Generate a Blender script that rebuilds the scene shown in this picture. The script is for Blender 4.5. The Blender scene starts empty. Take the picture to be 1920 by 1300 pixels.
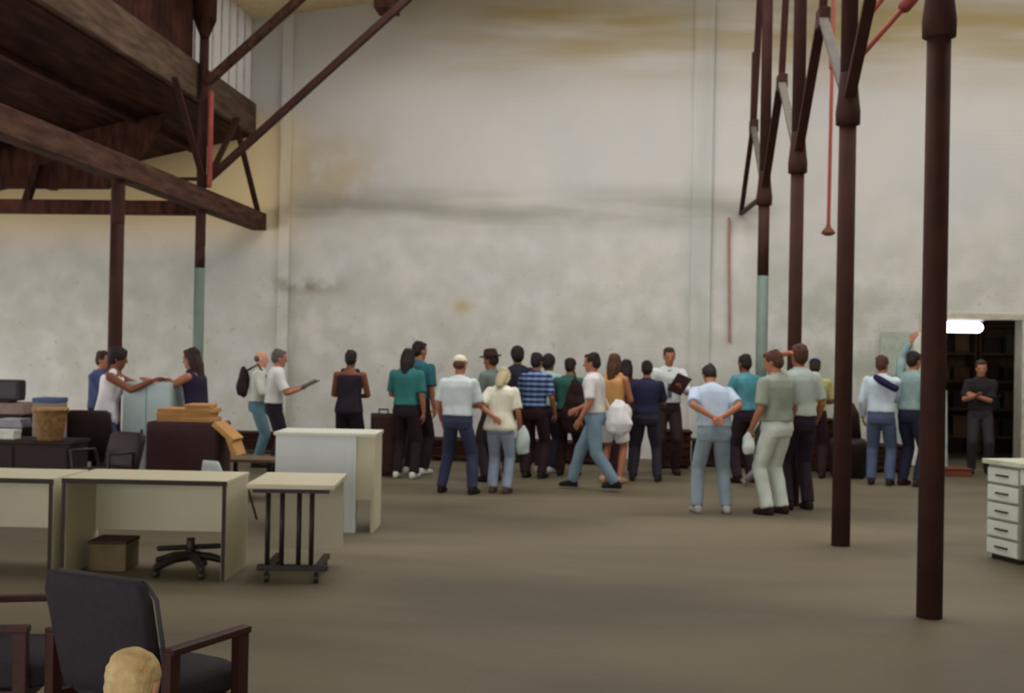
import bpy, bmesh, math, random
import numpy as np
from mathutils import Vector, Matrix

scn = bpy.context.scene
COL = scn.collection
R = math.radians

# ------------------------------------------------------------------ camera
FPX = 2300.0
EYE = 1.65
YAW = math.atan(178 / FPX); PIT = 14.6 / FPX; ROL = R(1.1)
_f = np.array([-math.sin(YAW)*math.cos(PIT), math.cos(YAW)*math.cos(PIT), math.sin(PIT)])
_r = np.array([math.cos(YAW), math.sin(YAW), 0.0])
_u = np.cross(_r, _f)
CR = _r*math.cos(ROL) + _u*math.sin(ROL)
CU = _u*math.cos(ROL) - _r*math.sin(ROL)
cam_d = bpy.data.cameras.new('camera')
cam = bpy.data.objects.new('camera', cam_d); COL.objects.link(cam)
cam_d.sensor_width = 36; cam_d.lens = 36*FPX/1920
cam_d.clip_start = 0.05; cam_d.clip_end = 300
cam.matrix_world = Matrix(((CR[0], CU[0], -_f[0], 0), (CR[1], CU[1], -_f[1], 0), (CR[2], CU[2], -_f[2], EYE), (0, 0, 0, 1)))
cam_d.dof.use_dof = True
cam_d.dof.focus_distance = 2.1
cam_d.dof.aperture_fstop = 10.0
scn.camera = cam

def ray(px, py):
    return _f + (px-960)/FPX*CR + (650-py)/FPX*CU
def G(px, py, z=0.0):                 # ground point seen at a pixel
    d = ray(px, py); t = (z-EYE)/d[2]
    return Vector((d[0]*t, d[1]*t, z))
def W(px, py, Y):                     # point on the plane y = Y
    d = ray(px, py); t = Y/d[1]
    return Vector((d[0]*t, Y, EYE+d[2]*t))

# ------------------------------------------------------------------ world, light, exposure
w = bpy.data.worlds.new('world'); scn.world = w; w.use_nodes = True
bg = w.node_tree.nodes['Background']
bg.inputs[0].default_value = (1.0, 0.97, 0.94, 1)
bg.inputs[1].default_value = 4.3
scn.view_settings.view_transform = 'Standard'
scn.view_settings.look = 'None'
scn.view_settings.gamma = 1
scn.view_settings.use_curve_mapping = False
scn.view_settings.exposure = 0.0

# ------------------------------------------------------------------ materials
def srgb(c):
    return tuple(((v/255)/12.92 if v/255 <= .04045 else ((v/255+.055)/1.055)**2.4) for v in c)
MATS = {}
def mat(name, rgb, rough=.75, var=.18, scale=9, bump=.25, metal=0, var_rgb=None, bscale=None):
    if name in MATS: return MATS[name]
    m = bpy.data.materials.new(name); m.use_nodes = True
    nt = m.node_tree; N = nt.nodes; L = nt.links
    b = N['Principled BSDF']; b.inputs['Roughness'].default_value = rough
    b.inputs['Metallic'].default_value = metal
    b.inputs['Specular IOR Level'].default_value = .3
    c = srgb(rgb)
    tc = N.new('ShaderNodeTexCoord')
    nz = N.new('ShaderNodeTexNoise'); nz.inputs['Scale'].default_value = scale; nz.inputs['Detail'].default_value = 5
    L.new(tc.outputs['Object'], nz.inputs['Vector'])
    rp = N.new('ShaderNodeValToRGB')
    d = srgb(var_rgb) if var_rgb else tuple(v*(1-var) for v in c)
    e = c if var_rgb else tuple(min(1, v*(1+var)) for v in c)
    rp.color_ramp.elements[0].position = .3; rp.color_ramp.elements[0].color = (*d, 1)
    rp.color_ramp.elements[1].position = .7; rp.color_ramp.elements[1].color = (*e, 1)
    L.new(nz.outputs['Fac'], rp.inputs['Fac']); L.new(rp.outputs['Color'], b.inputs['Base Color'])
    if bump:
        n2 = N.new('ShaderNodeTexNoise'); n2.inputs['Scale'].default_value = bscale or scale*6
        L.new(tc.outputs['Object'], n2.inputs['Vector'])
        bp = N.new('ShaderNodeBump'); bp.inputs['Strength'].default_value = bump; bp.inputs['Distance'].default_value = .01
        L.new(n2.outputs['Fac'], bp.inputs['Height']); L.new(bp.outputs['Normal'], b.inputs['Normal'])
    MATS[name] = m
    return m

def plaid_mat(name, base, line, sx=55, sz=70):
    m = bpy.data.materials.new(name); m.use_nodes = True
    nt = m.node_tree; N = nt.nodes; L = nt.links; b = N['Principled BSDF']; b.inputs['Roughness'].default_value = .85
    tc = N.new('ShaderNodeTexCoord')
    w1 = N.new('ShaderNodeTexWave'); w1.bands_direction = 'Z'; w1.inputs['Scale'].default_value = 4.6; w1.inputs['Distortion'].default_value = .4
    w2 = N.new('ShaderNodeTexWave'); w2.bands_direction = 'X'; w2.inputs['Scale'].default_value = 3.2
    for x in (w1, w2): L.new(tc.outputs['Object'], x.inputs['Vector'])
    mx = N.new('ShaderNodeMath'); mx.operation = 'MULTIPLY_ADD'; mx.inputs[1].default_value = .3
    L.new(w2.outputs['Fac'], mx.inputs[0]); L.new(w1.outputs['Fac'], mx.inputs[2])
    rp = N.new('ShaderNodeValToRGB'); rp.color_ramp.elements[0].position = .55; rp.color_ramp.elements[0].color = (*srgb(base), 1)
    rp.color_ramp.elements[1].position = 1.0; rp.color_ramp.elements[1].color = (*srgb(line), 1)
    L.new(mx.outputs[0], rp.inputs['Fac']); L.new(rp.outputs['Color'], b.inputs['Base Color'])
    MATS[name] = m
    return m

def plaster_mat(name='painted_brick'):
    """white painted brick with old stains and yellower areas"""
    m = bpy.data.materials.new(name); m.use_nodes = True
    nt = m.node_tree; N = nt.nodes; L = nt.links; b = N['Principled BSDF']; b.inputs['Roughness'].default_value = .8
    b.inputs['Specular IOR Level'].default_value = .2
    tc = N.new('ShaderNodeTexCoord')
    sep = N.new('ShaderNodeSeparateXYZ'); L.new(tc.outputs['Object'], sep.inputs[0])
    def noise(sc, det=6, stretch=None, dist=0):
        n = N.new('ShaderNodeTexNoise'); n.inputs['Scale'].default_value = sc; n.inputs['Detail'].default_value = det
        n.inputs['Distortion'].default_value = dist
        if stretch:
            mp = N.new('ShaderNodeMapping'); mp.inputs['Scale'].default_value = stretch
            L.new(tc.outputs['Object'], mp.inputs[0]); L.new(mp.outputs[0], n.inputs['Vector'])
        else: L.new(tc.outputs['Object'], n.inputs['Vector'])
        return n.outputs['Fac']
    def math_(op, a, c=None, d=None, clamp=False):
        n = N.new('ShaderNodeMath'); n.operation = op; n.use_clamp = clamp
        for i, v in enumerate((a, c, d)):
            if v is None: continue
            if isinstance(v, (int, float)): n.inputs[i].default_value = v
            else: L.new(v, n.inputs[i])
        return n.outputs[0]
    def bell(coord, c0, hw, soft=None):         # 1 at c0 falling to 0 at c0 +- hw
        a = math_('ABSOLUTE', math_('SUBTRACT', coord, c0))
        n = N.new('ShaderNodeMapRange'); n.interpolation_type = 'SMOOTHSTEP'; n.clamp = True
        n.inputs['From Min'].default_value = hw; n.inputs['From Max'].default_value = 0
        L.new(a, n.inputs['Value']); return n.outputs[0]
    def step(coord, a, c):
        n = N.new('ShaderNodeMapRange'); n.interpolation_type = 'SMOOTHSTEP'
        n.inputs['From Min'].default_value = a; n.inputs['From Max'].default_value = c
        L.new(coord, n.inputs['Value']); return n.outputs[0]
    X, Z = sep.outputs['X'], sep.outputs['Z']
    col = None
    def mix(prev, rgb, fac):
        n = N.new('ShaderNodeMix'); n.data_type = 'RGBA'
        L.new(fac, n.inputs[0])
        if isinstance(prev, tuple): n.inputs[6].default_value = (*prev, 1)
        else: L.new(prev, n.inputs[6])
        n.inputs[7].default_value = (*srgb(rgb), 1)
        return n.outputs[2]
    base = srgb((216, 213, 209))
    n_big = noise(.55, 5)
    n_mid = noise(2.2, 8)
    n_str = noise(1.0, 6, (.35, 1, 2.6))
    n_ver = noise(1.0, 5, (3.0, 1, .25))
    c = mix(base, (206, 206, 206), step(n_big, .35, .7))
    # bluish weathering low down
    c = mix(c, (190, 190, 180), math_('MULTIPLY', step(Z, 5.2, 2.0), step(n_mid, .2, .75)))
    # upper yellow-brown soot band
    band = math_('MULTIPLY', bell(Z, 7.0, 1.35), step(X, -4.4, -1.2))
    band = math_('MULTIPLY', band, step(n_str, .15, .72))
    c = mix(c, (178, 163, 122), math_('MULTIPLY', band, 1.1, clamp=True))
    # yellower tone high on the wall under the side aisle
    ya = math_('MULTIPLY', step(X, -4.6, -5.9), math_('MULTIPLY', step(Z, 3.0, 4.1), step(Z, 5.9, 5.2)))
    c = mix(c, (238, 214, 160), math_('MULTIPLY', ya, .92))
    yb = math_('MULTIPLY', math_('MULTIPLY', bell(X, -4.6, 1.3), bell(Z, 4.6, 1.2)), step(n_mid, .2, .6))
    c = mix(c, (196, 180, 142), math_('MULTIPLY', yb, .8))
    # long grey horizontal stain left by an old roof line
    st = math_('MULTIPLY', bell(Z, 4.02, .55), math_('MULTIPLY', step(n_str, .25, .7), step(X, -5.6, -5.0)))
    st = math_('MULTIPLY', st, math_('SUBTRACT', 1.0, step(X, 2.0, 3.0)))
    c = mix(c, (126, 122, 104), math_('MULTIPLY', st, .62))
    st2 = math_('MULTIPLY', bell(Z, 2.72, .22), math_('MULTIPLY', step(n_mid, .4, .6), bell(X, -5.0, 1.1)))
    c = mix(c, (120, 106, 78), math_('MULTIPLY', st2, .7))
    # small yellow blot, and bluish drips beside the right pilaster
    bl = math_('MULTIPLY', bell(X, -2.38, .26), bell(Z, 2.42, .2))
    c = mix(c, (176, 160, 84), math_('MULTIPLY', bl, .75))
    dr = math_('MULTIPLY', bell(X, 1.45, .5), step(n_ver, .35, .6))
    c = mix(c, (150, 166, 164), math_('MULTIPLY', dr, .3))
    dr2 = math_('MULTIPLY', bell(X, 3.8, 2.0), math_('MULTIPLY', step(Z, 3.4, 2.2), step(n_mid, .35, .65)))
    c = mix(c, (160, 170, 154), math_('MULTIPLY', dr2, .55))
    # scattered dark flakes
    fl = noise(9, 4)
    c = mix(c, (120, 112, 100), math_('MULTIPLY', math_('MULTIPLY', step(fl, .64, .74), step(Z, 4.4, 1.2)), .32))
    L.new(c, b.inputs['Base Color'])
    br = N.new('ShaderNodeTexBrick'); br.inputs['Scale'].default_value = 1
    br.inputs['Brick Width'].default_value = .23; br.inputs['Row Height'].default_value = .075; br.inputs['Mortar Size'].default_value = .008
    br.inputs['Color1'].default_value = (1, 1, 1, 1); br.inputs['Color2'].default_value = (.85, .85, .85, 1); br.inputs['Mortar'].default_value = (0, 0, 0, 1)
    mp = N.new('ShaderNodeMapping'); mp.inputs['Rotation'].default_value = (R(90), 0, 0)
    L.new(tc.outputs['Object'], mp.inputs[0]); L.new(mp.outputs[0], br.inputs['Vector'])
    bp = N.new('ShaderNodeBump'); bp.inputs['Strength'].default_value = .35; bp.inputs['Distance'].default_value = .01
    L.new(br.outputs['Color'], bp.inputs['Height']); L.new(bp.outputs['Normal'], b.inputs['Normal'])
    return m

def floor_mat():
    m = bpy.data.materials.new('worn_concrete'); m.use_nodes = True
    nt = m.node_tree; N = nt.nodes; L = nt.links; b = N['Principled BSDF']
    b.inputs['Roughness'].default_value = .62; b.inputs['Specular IOR Level'].default_value = .35
    tc = N.new('ShaderNodeTexCoord')
    n1 = N.new('ShaderNodeTexNoise'); n1.inputs['Scale'].default_value = .45; n1.inputs['Detail'].default_value = 7; n1.inputs['Distortion'].default_value = .6
    mp = N.new('ShaderNodeMapping'); mp.inputs['Scale'].default_value = (.6, 1.5, 1)
    L.new(tc.outputs['Object'], mp.inputs[0]); L.new(mp.outputs[0], n1.inputs['Vector'])
    rp = N.new('ShaderNodeValToRGB')
    e = rp.color_ramp.elements
    e[0].position = .32; e[0].color = (*srgb((84, 76, 58)), 1)
    e[1].position = .68; e[1].color = (*srgb((118, 108, 84)), 1)
    L.new(n1.outputs['Fac'], rp.inputs['Fac'])
    n2 = N.new('ShaderNodeTexNoise'); n2.inputs['Scale'].default_value = 26; n2.inputs['Detail'].default_value = 4
    L.new(tc.outputs['Object'], n2.inputs['Vector'])
    mx = N.new('ShaderNodeMix'); mx.data_type = 'RGBA'; mx.blend_type = 'MULTIPLY'; mx.inputs[0].default_value = .3
    L.new(rp.outputs['Color'], mx.inputs[6]); L.new(n2.outputs['Color'], mx.inputs[7])
    L.new(rp.outputs['Color'], mx.inputs[6])
    bw = N.new('ShaderNodeRGBToBW'); L.new(n2.outputs['Color'], bw.inputs[0]); 
    L.new(bw.outputs[0], mx.inputs[7])
    L.new(mx.outputs[2], b.inputs['Base Color'])
    bp = N.new('ShaderNodeBump'); bp.inputs['Strength'].default_value = .2; bp.inputs['Distance'].default_value = .005
    L.new(n2.outputs['Fac'], bp.inputs['Height']); L.new(bp.outputs['Normal'], b.inputs['Normal'])
    return m

def emit_mat(name, rgb, strength):
    m = bpy.data.materials.new(name); m.use_nodes = True
    N = m.node_tree.nodes; b = N['Principled BSDF']
    b.inputs['Base Color'].default_value = (*rgb, 1)
    b.inputs['Emission Color'].default_value = (*rgb, 1); b.inputs['Emission Strength'].default_value = strength
    MATS[name] = m; return m

def plank_mat(name, c1, c2, sc=(1, 1, 1)):
    m = bpy.data.materials.new(name); m.use_nodes = True
    nt = m.node_tree; N = nt.nodes; L = nt.links; b = N['Principled BSDF']; b.inputs['Roughness'].default_value = .9
    b.inputs['Specular IOR Level'].default_value = .15
    tc = N.new('ShaderNodeTexCoord'); mp = N.new('ShaderNodeMapping'); mp.inputs['Scale'].default_value = sc
    n = N.new('ShaderNodeTexNoise'); n.inputs['Scale'].default_value = 2.5; n.inputs['Detail'].default_value = 8
    L.new(tc.outputs['Object'], mp.inputs[0]); L.new(mp.outputs[0], n.inputs['Vector'])
    rp = N.new('ShaderNodeValToRGB'); rp.color_ramp.elements[0].position = .35; rp.color_ramp.elements[1].position = .7
    rp.color_ramp.elements[0].color = (*srgb(c1), 1); rp.color_ramp.elements[1].color = (*srgb(c2), 1)
    L.new(n.outputs['Fac'], rp.inputs['Fac']); L.new(rp.outputs['Color'], b.inputs['Base Color'])
    bp = N.new('ShaderNodeBump'); bp.inputs['Strength'].default_value = .5; bp.inputs['Distance'].default_value = .02
    L.new(n.outputs['Fac'], bp.inputs['Height']); L.new(bp.outputs['Normal'], b.inputs['Normal'])
    MATS[name] = m; return m

WALL = plaster_mat(); FLOOR = floor_mat()
DARKIRON = mat('dark_painted_iron', (56, 27, 21), .8, .25, 5)
DARKWOOD = plank_mat('dark_roof_boards', (46, 25, 21), (84, 50, 40), (4, .6, 1))
BEAMWOOD = plank_mat('weathered_beam', (62, 39, 32), (94, 68, 55), (5, .8, 5))
FASCIA = plank_mat('grey_fascia_board', (78, 60, 50), (112, 94, 78), (5, .8, 5))
RED = mat('red_pipe_paint', (150, 70, 60), .5, .15)
GREENP = mat('pale_green_paint', (104, 120, 111), .6, .12)
CREAM = mat('cream_laminate', (198, 192, 166), .5, .06, 3, .05)
WHITEL = mat('white_laminate', (205, 212, 214), .45, .05, 3, .05)
DARKEDGE = mat('dark_edge_trim', (44, 34, 30), .6, .1)
METALD = mat('black_tube_metal', (40, 32, 32), .45, .1)
CEIL = mat('yellowed_ceiling_board', (238, 220, 176), .8, .08)

# ------------------------------------------------------------------ object helpers
def tag(o, label=None, cat=None, group=None, kind=None):
    if label: o['label'] = label
    if cat: o['category'] = cat
    if group: o['group'] = group
    if kind: o['kind'] = kind
    return o
def empty(name, loc, label, cat, rz=0, group=None):
    o = bpy.data.objects.new(name, None); COL.objects.link(o)
    o.location = loc; o.rotation_euler = (0, 0, rz); o.empty_display_size = .1
    return tag(o, label, cat, group)
def link(name, me, m, parent=None, smooth=False):
    o = bpy.data.objects.new(name, me); COL.objects.link(o)
    if m is not None:
        me.materials.clear(); me.materials.append(m)
    if smooth:
        for p in me.polygons: p.use_smooth = True
    if parent: o.parent = parent
    return o

class MB:
    """collects shapes into one mesh"""
    def __init__(s): s.v = []; s.f = []
    def add(s, v, f):
        b = len(s.v); s.v += [tuple(x) for x in v]; s.f += [tuple(i+b for i in q) for q in f]
    def box(s, c, d, rot=None, bev=.0):
        bm = bmesh.new(); bmesh.ops.create_cube(bm, size=1)
        bmesh.ops.scale(bm, vec=d, verts=bm.verts)
        if bev: bmesh.ops.bevel(bm, geom=bm.edges[:], offset=bev, segments=2, affect='EDGES', profile=.6)
        M = Matrix.Translation(c) @ (rot.to_4x4() if rot is not None else Matrix.Identity(4))
        bm.verts.index_update()
        s.add([M @ v.co for v in bm.verts], [[v.index for v in f.verts] for f in bm.faces]); bm.free()
        return s
    def mm(s, a, b, bev=0):        # box by min / max corner
        c = [(a[i]+b[i])/2 for i in range(3)]; d = [abs(b[i]-a[i]) for i in range(3)]
        return s.box(c, d, None, bev)
    def bar(s, a, b, wx, wy, bev=.004, up=(0, 0, 1)):   # rectangular bar from a to b
        a = Vector(a); b = Vector(b); z = (b-a).normalized(); u = Vector(up)
        if abs(z.dot(u)) > .98: u = Vector((0, 1, 0))
        x = u.cross(z).normalized(); y = z.cross(x)
        rot = Matrix((x, y, z)).transposed()
        return s.box((a+b)/2, (wx, wy, (b-a).length), rot, bev)
    def tube(s, pts, rad, n=12, caps=True, flat=1.0, up=None):
        pts = [Vector(p) for p in pts]
        if not hasattr(rad, '__len__'): rad = [rad]*len(pts)
        P, Q = list(pts), list(rad)
        if caps:      # hemispherical ends
            d0 = (pts[0]-pts[1]).normalized(); d1 = (pts[-1]-pts[-2]).normalized()
            pre = [(pts[0]+d0*rad[0]*math.sin(R(a)), rad[0]*math.cos(R(a))) for a in (80, 50, 22)]
            post = [(pts[-1]+d1*rad[-1]*math.sin(R(a)), rad[-1]*math.cos(R(a))) for a in (22, 50, 80)]
            P = [p for p, _ in pre]+P+[p for p, _ in post]; Q = [q for _, q in pre]+Q+[q for _, q in post]
        T = []
        for i in range(len(P)):
            a = P[max(0, i-1)]; b = P[min(len(P)-1, i+1)]; T.append((b-a).normalized() if (b-a).length > 1e-9 else Vector((0, 0, 1)))
        u = Vector(up) if up else (Vector((0, 1, 0)) if abs(T[0].y) < .8 else Vector((1, 0, 0)))
        x = (u - T[0]*u.dot(T[0])).normalized()
        V = []
        for i, (p, q) in enumerate(zip(P, Q)):
            x = (x - T[i]*x.dot(T[i])).normalized(); y = T[i].cross(x)
            for k in range(n):
                a = 2*math.pi*k/n; V.append(p + x*math.cos(a)*q*flat + y*math.sin(a)*q)
        Fc = []
        for i in range(len(P)-1):
            for k in range(n):
                k2 = (k+1) % n; Fc.append((i*n+k, i*n+k2, (i+1)*n+k2, (i+1)*n+k))
        Fc.append(tuple(range(n))[::-1]); Fc.append(tuple((len(P)-1)*n+k for k in range(n)))
        s.add(V, Fc); return s
    def cyl(s, a, b, r0, r1=None, n=20): return s.tube([a, b], [r0, r1 if r1 is not None else r0], n, caps=False)
    def lathe(s, c, prof, n=24):        # prof: list of (z, r)
        V = []; Fc = []
        for z, r in prof:
            for k in range(n):
                a = 2*math.pi*k/n; V.append((c[0]+r*math.cos(a), c[1]+r*math.sin(a), c[2]+z))
        for i in range(len(prof)-1):
            for k in range(n):
                k2 = (k+1) % n; Fc.append((i*n+k, i*n+k2, (i+1)*n+k2, (i+1)*n+k))
        Fc.append(tuple(range(n))[::-1]); Fc.append(tuple((len(prof)-1)*n+k for k in range(n)))
        s.add(V, Fc); return s
    def rings(s, rg, n=24, p=2.3):      # rg: (center, xaxis, yaxis, rx, ry)
        V = []; Fc = []
        for c, xa, ya, rx, ry in rg:
            for k in range(n):
                a = 2*math.pi*k/n; ca, sa = math.cos(a), math.sin(a)
                V.append(Vector(c)+Vector(xa)*(rx*math.copysign(abs(ca)**(2/p), ca))+Vector(ya)*(ry*math.copysign(abs(sa)**(2/p), sa)))
        for i in range(len(rg)-1):
            for k in range(n):
                k2 = (k+1) % n; Fc.append((i*n+k, i*n+k2, (i+1)*n+k2, (i+1)*n+k))
        Fc.append(tuple(range(n))[::-1]); Fc.append(tuple((len(rg)-1)*n+k for k in range(n)))
        s.add(V, Fc); return s
    def ell(s, c, r, M=None, n=14):
        V = []; Fc = []; m = n//2+1
        for i in range(1, m):
            t = math.pi*i/m
            for k in range(n):
                a = 2*math.pi*k/n
                V.append(Vector((r[0]*math.sin(t)*math.cos(a), r[1]*math.sin(t)*math.sin(a), -r[2]*math.cos(t))))
        t0 = len(V); V.append(Vector((0, 0, -r[2]))); V.append(Vector((0, 0, r[2])))
        for i in range(m-2):
            for k in range(n):
                k2 = (k+1) % n; Fc.append((i*n+k, i*n+k2, (i+1)*n+k2, (i+1)*n+k))
        for k in range(n):
            k2 = (k+1) % n; Fc.append((t0, k2, k)); Fc.append((t0+1, (m-2)*n+k, (m-2)*n+k2))
        if M is not None: V = [M @ v for v in V]
        s.add([v+Vector(c) for v in V], Fc); return s
    def mesh(s, name='m', scale=1.0):
        me = bpy.data.meshes.new(name)
        me.from_pydata([(x*scale, y*scale, z*scale) for x, y, z in s.v], [], s.f); me.update(); return me
    def build(s, name, m, parent=None, smooth=False, kind=None):
        me = s.mesh(name)
        bm = bmesh.new(); bm.from_mesh(me); bmesh.ops.recalc_face_normals(bm, faces=bm.faces); bm.to_mesh(me); bm.free()
        o = link(name, me, m, parent, smooth)
        if kind: o['kind'] = kind
        return o
    def skin(s, name, m, parent, voxel, smooth=2, scale=1.0, fold=0.0, seed=0):
        """fuse everything collected into one continuous surface"""
        me = s.mesh(name, scale)
        t = bpy.data.objects.new('tmp', me); COL.objects.link(t)
        r_ = t.modifiers.new('r', 'REMESH'); r_.mode = 'VOXEL'; r_.voxel_size = voxel
        if smooth:
            q = t.modifiers.new('s', 'SMOOTH'); q.factor = .5; q.iterations = smooth
        dg = bpy.context.evaluated_depsgraph_get()
        ne = bpy.data.meshes.new_from_object(t.evaluated_get(dg))
        bpy.data.objects.remove(t); bpy.data.meshes.remove(me)
        ne.name = name
        if fold:
            nv = len(ne.vertices); co = np.empty(nv*3, np.float32); no = np.empty(nv*3, np.float32)
            ne.vertices.foreach_get('co', co); ne.vertices.foreach_get('normal', no)
            co = co.reshape(-1, 3); no = no.reshape(-1, 3); rs = np.random.RandomState(seed)
            h = np.zeros(nv)
            for _ in range(7):
                k = rs.normal(size=3)*np.array([22, 22, 13]); h += np.sin(co@k+rs.uniform(0, 6.28))
            co += no*(h/7*fold*1.6)[:, None]
            ne.vertices.foreach_set('co', co.ravel().astype(np.float32)); ne.update()
        return link(name, ne, m, parent, True)

# ================================================================== SETTING
YW = 19.95
XL, XR = -5.78, 2.11
YC = [8.13, 11.15, 14.05, 17.0]
MB().mm((-16, -6, -.2), (14, 26, 0)).build('floor', FLOOR, kind='structure')
DX0, DX1, DZ = 5.06, 6.54, 2.34
b = MB()
b.mm((-16, YW, 0), (DX0, YW+.35, 12)); b.mm((DX1, YW, 0), (14, YW+.35, 12)); b.mm((DX0, YW, DZ), (DX1, YW+.35, 12))
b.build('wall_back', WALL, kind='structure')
# walls closing the hall to the sides (outside the frame on the right, behind the clutter on the left)
b = MB(); b.mm((-12.8, -6, 0), (-12.5, YW+.35, .5)).mm((-12.8, -6, 3.45), (-12.5, YW+.35, 5.5))
for y_ in (-6, -1.5, 3.5, 8.5, 13.5, 19.4): b.mm((-12.8, y_, .5), (-12.5, y_+.4, 3.45))
b.build('wall_left', mat('side_wall_paint', (190, 184, 168), .8), kind='structure')
MB().mm((14, -6, 0), (14.3, YW+.35, 9.5)).build('wall_right', mat('side_wall_paint', (190, 184, 168), .8), kind='structure')
MB().mm((3.4, -6.3, 0), (14.3, -6, 11)).mm((-12.8, -6.3, 3.6), (3.4, -6, 11)).mm((-4, -6.3, 0), (-3.5, -6, 3.6)).build('wall_front', mat('side_wall_paint', (190, 184, 168), .8), kind='structure')
# pilasters
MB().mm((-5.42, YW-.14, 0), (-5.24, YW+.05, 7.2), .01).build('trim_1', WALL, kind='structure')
MB().mm((1.32, YW-.06, 0), (1.64, YW+.05, 8.3), .01).build('trim_2', WALL, kind='structure')
# door frame
b = MB(); b.mm((DX0-.12, YW-.05, 0), (DX0, YW+.36, DZ+.1), .01); b.mm((DX1, YW-.05, 0), (DX1+.12, YW+.36, DZ+.1), .01); b.mm((DX0, YW-.05, DZ), (DX1, YW+.36, DZ+.1), .01)
b.build('door_1', mat('door_frame_paint', (190, 186, 168), .6), kind='structure')
# room beyond the doorway
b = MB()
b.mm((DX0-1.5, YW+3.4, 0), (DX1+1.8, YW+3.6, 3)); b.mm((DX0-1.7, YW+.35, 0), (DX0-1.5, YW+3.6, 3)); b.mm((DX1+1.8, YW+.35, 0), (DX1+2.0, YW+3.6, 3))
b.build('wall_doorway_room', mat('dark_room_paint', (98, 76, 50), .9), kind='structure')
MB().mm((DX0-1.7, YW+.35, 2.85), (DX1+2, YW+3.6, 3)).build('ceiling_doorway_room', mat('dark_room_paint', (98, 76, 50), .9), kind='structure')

# nave ceiling: rises from left to right, with roof light openings
def ceil_z(x): return 7.16 + .13*(x+5.8)
b = MB()
def slab(x0, x1, y0, y1, th=.12):
    z0, z1 = ceil_z(x0), ceil_z(x1)
    V = [(x0, y0, z0), (x1, y0, z1), (x1, y1, z1), (x0, y1, z0), (x0, y0, z0+th), (x1, y0, z1+th), (x1, y1, z1+th), (x0, y1, z0+th)]
    b.add(V, [(0, 1, 2, 3), (4, 7, 6, 5), (0, 4, 5, 1), (1, 5, 6, 2), (2, 6, 7, 3), (3, 7, 4, 0)])
xs = [-6.3, -3.7, 1.6, 3.2, 8.6, 14.3]
slab(xs[0], xs[1], -6, YW); slab(xs[2], xs[3], -6, YW); slab(xs[4], xs[5], -6, YW)
for x0, x1 in ((xs[1], xs[2]), (xs[3], xs[4])):
    slab(x0, x1, YW-3.1, YW); slab(x0, x1, 11.2, 12.2); slab(x0, x1, -6, 8.2)
b.build('ceiling', CEIL, kind='structure')
# side aisle roof (dark boards) sloping down to the left
b = MB()
for x0, x1, y0, y1 in ((-5.98, -9.3, -6, YW), (-12.4, -16.2, -6, YW), (-9.3, -12.4, -6, 2.5), (-9.3, -12.4, 17.4, YW)):  # out-of-view gap added so daylight reaches the aisle's back wall
    z0, z1 = 5.2-(-5.86-x0)*.2176, 5.2-(-5.86-x1)*.2176
    V = [(x0, y0, z0), (x0, y1, z0), (x1, y1, z1), (x1, y0, z1)]
    V += [(x, y, z+.15) for x, y, z in V]
    b.add(V, [(0, 1, 2, 3), (4, 7, 6, 5), (0, 4, 5, 1), (1, 5, 6, 2), (2, 6, 7, 3), (3, 7, 4, 0)])
b.build('ceiling_side_aisle', DARKWOOD, kind='structure')
# boarded clerestory above the aisle, stopping at the fourth column
b = MB()
y = -6.0; random.seed(3)
while y < 16.85:
    wd = .22
    b.mm((-6.0+random.uniform(-.01, .01), y, 5.7), (-5.9, y+wd-.012, 8.2)); y += wd
b.build('wall_clerestory', DARKWOOD, kind='structure')
def frosted_mat():
    m = bpy.data.materials.new('frosted_sheet'); m.use_nodes = True
    N = m.node_tree.nodes; L = m.node_tree.links; N.remove(N['Principled BSDF'])
    t = N.new('ShaderNodeBsdfTranslucent'); t.inputs[0].default_value = (.56, .55, .55, 1)
    d = N.new('ShaderNodeBsdfDiffuse'); d.inputs[0].default_value = (.75, .73, .72, 1)
    mx = N.new('ShaderNodeMixShader'); mx.inputs[0].default_value = .5
    L.new(t.outputs[0], mx.inputs[1]); L.new(d.outputs[0], mx.inputs[2]); L.new(mx.outputs[0], N['Material Output'].inputs['Surface'])
    return m
MB().mm((-5.985, 16.9, 5.72), (-5.97, YW, 7.15)).build('wall_translucent_1', frosted_mat(), kind='structure')  # white clerestory boarding, made translucent to pass daylight and show bright
wf = bpy.data.objects['wall_translucent_1']
y = 17.1
while y < YW-.05:
    MB().mm((-5.97, y, 5.72), (-5.95, y+.02, 7.15)).build('vertical_bar', mat('vertical_bar_paint', (196, 190, 184), .7), wf); y += .4

# ------------------------------------------------------------------ timber work
MB().mm((-6.0, -6, 5.2), (-5.87, YW-.02, 5.72), .012).build('fascia_beam', FASCIA)
tag(bpy.data.objects['fascia_beam'], 'upper grey-brown timber running below the roof boards to the white wall', 'beam')
o = MB().mm((-5.9, -6, 3.62), (-5.66, YW-.02, 3.9), .012).build('roof_beam', BEAMWOOD)
tag(o, 'weathered lower timber beam resting along the tops of the left columns', 'beam')
o = MB().mm((-12.5, 17.12, 3.56), (-5.9, 17.3, 3.76), .012).build('tie_beam', DARKWOOD)
tag(o, 'dark level crossbeam running left from the green-footed left column', 'beam')
o = MB().bar((-7.1, 17.2, 4.08), (-5.9, 17.2, 4.08), .05, .05).build('tie_rod', DARKIRON)
tag(o, 'thin short level rod above the crossbeam, left of the green-footed left column', 'rod')
a, c_ = W(50, 376, 17.2), W(64, 348, 17.2)
o = MB().bar(a, c_+Vector((.05, 0, .3)), .12, .1).build('roof_strut', DARKWOOD)
tag(o, 'stub of dark timber between crossbeam and roof at the far left', 'strut')
b = MB(); P_ = [(-6.45, 5.06), (-6.75, 4.45), (-7.0, 4.22), (-7.3, 3.95), (-11.6, 3.93)]
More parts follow.
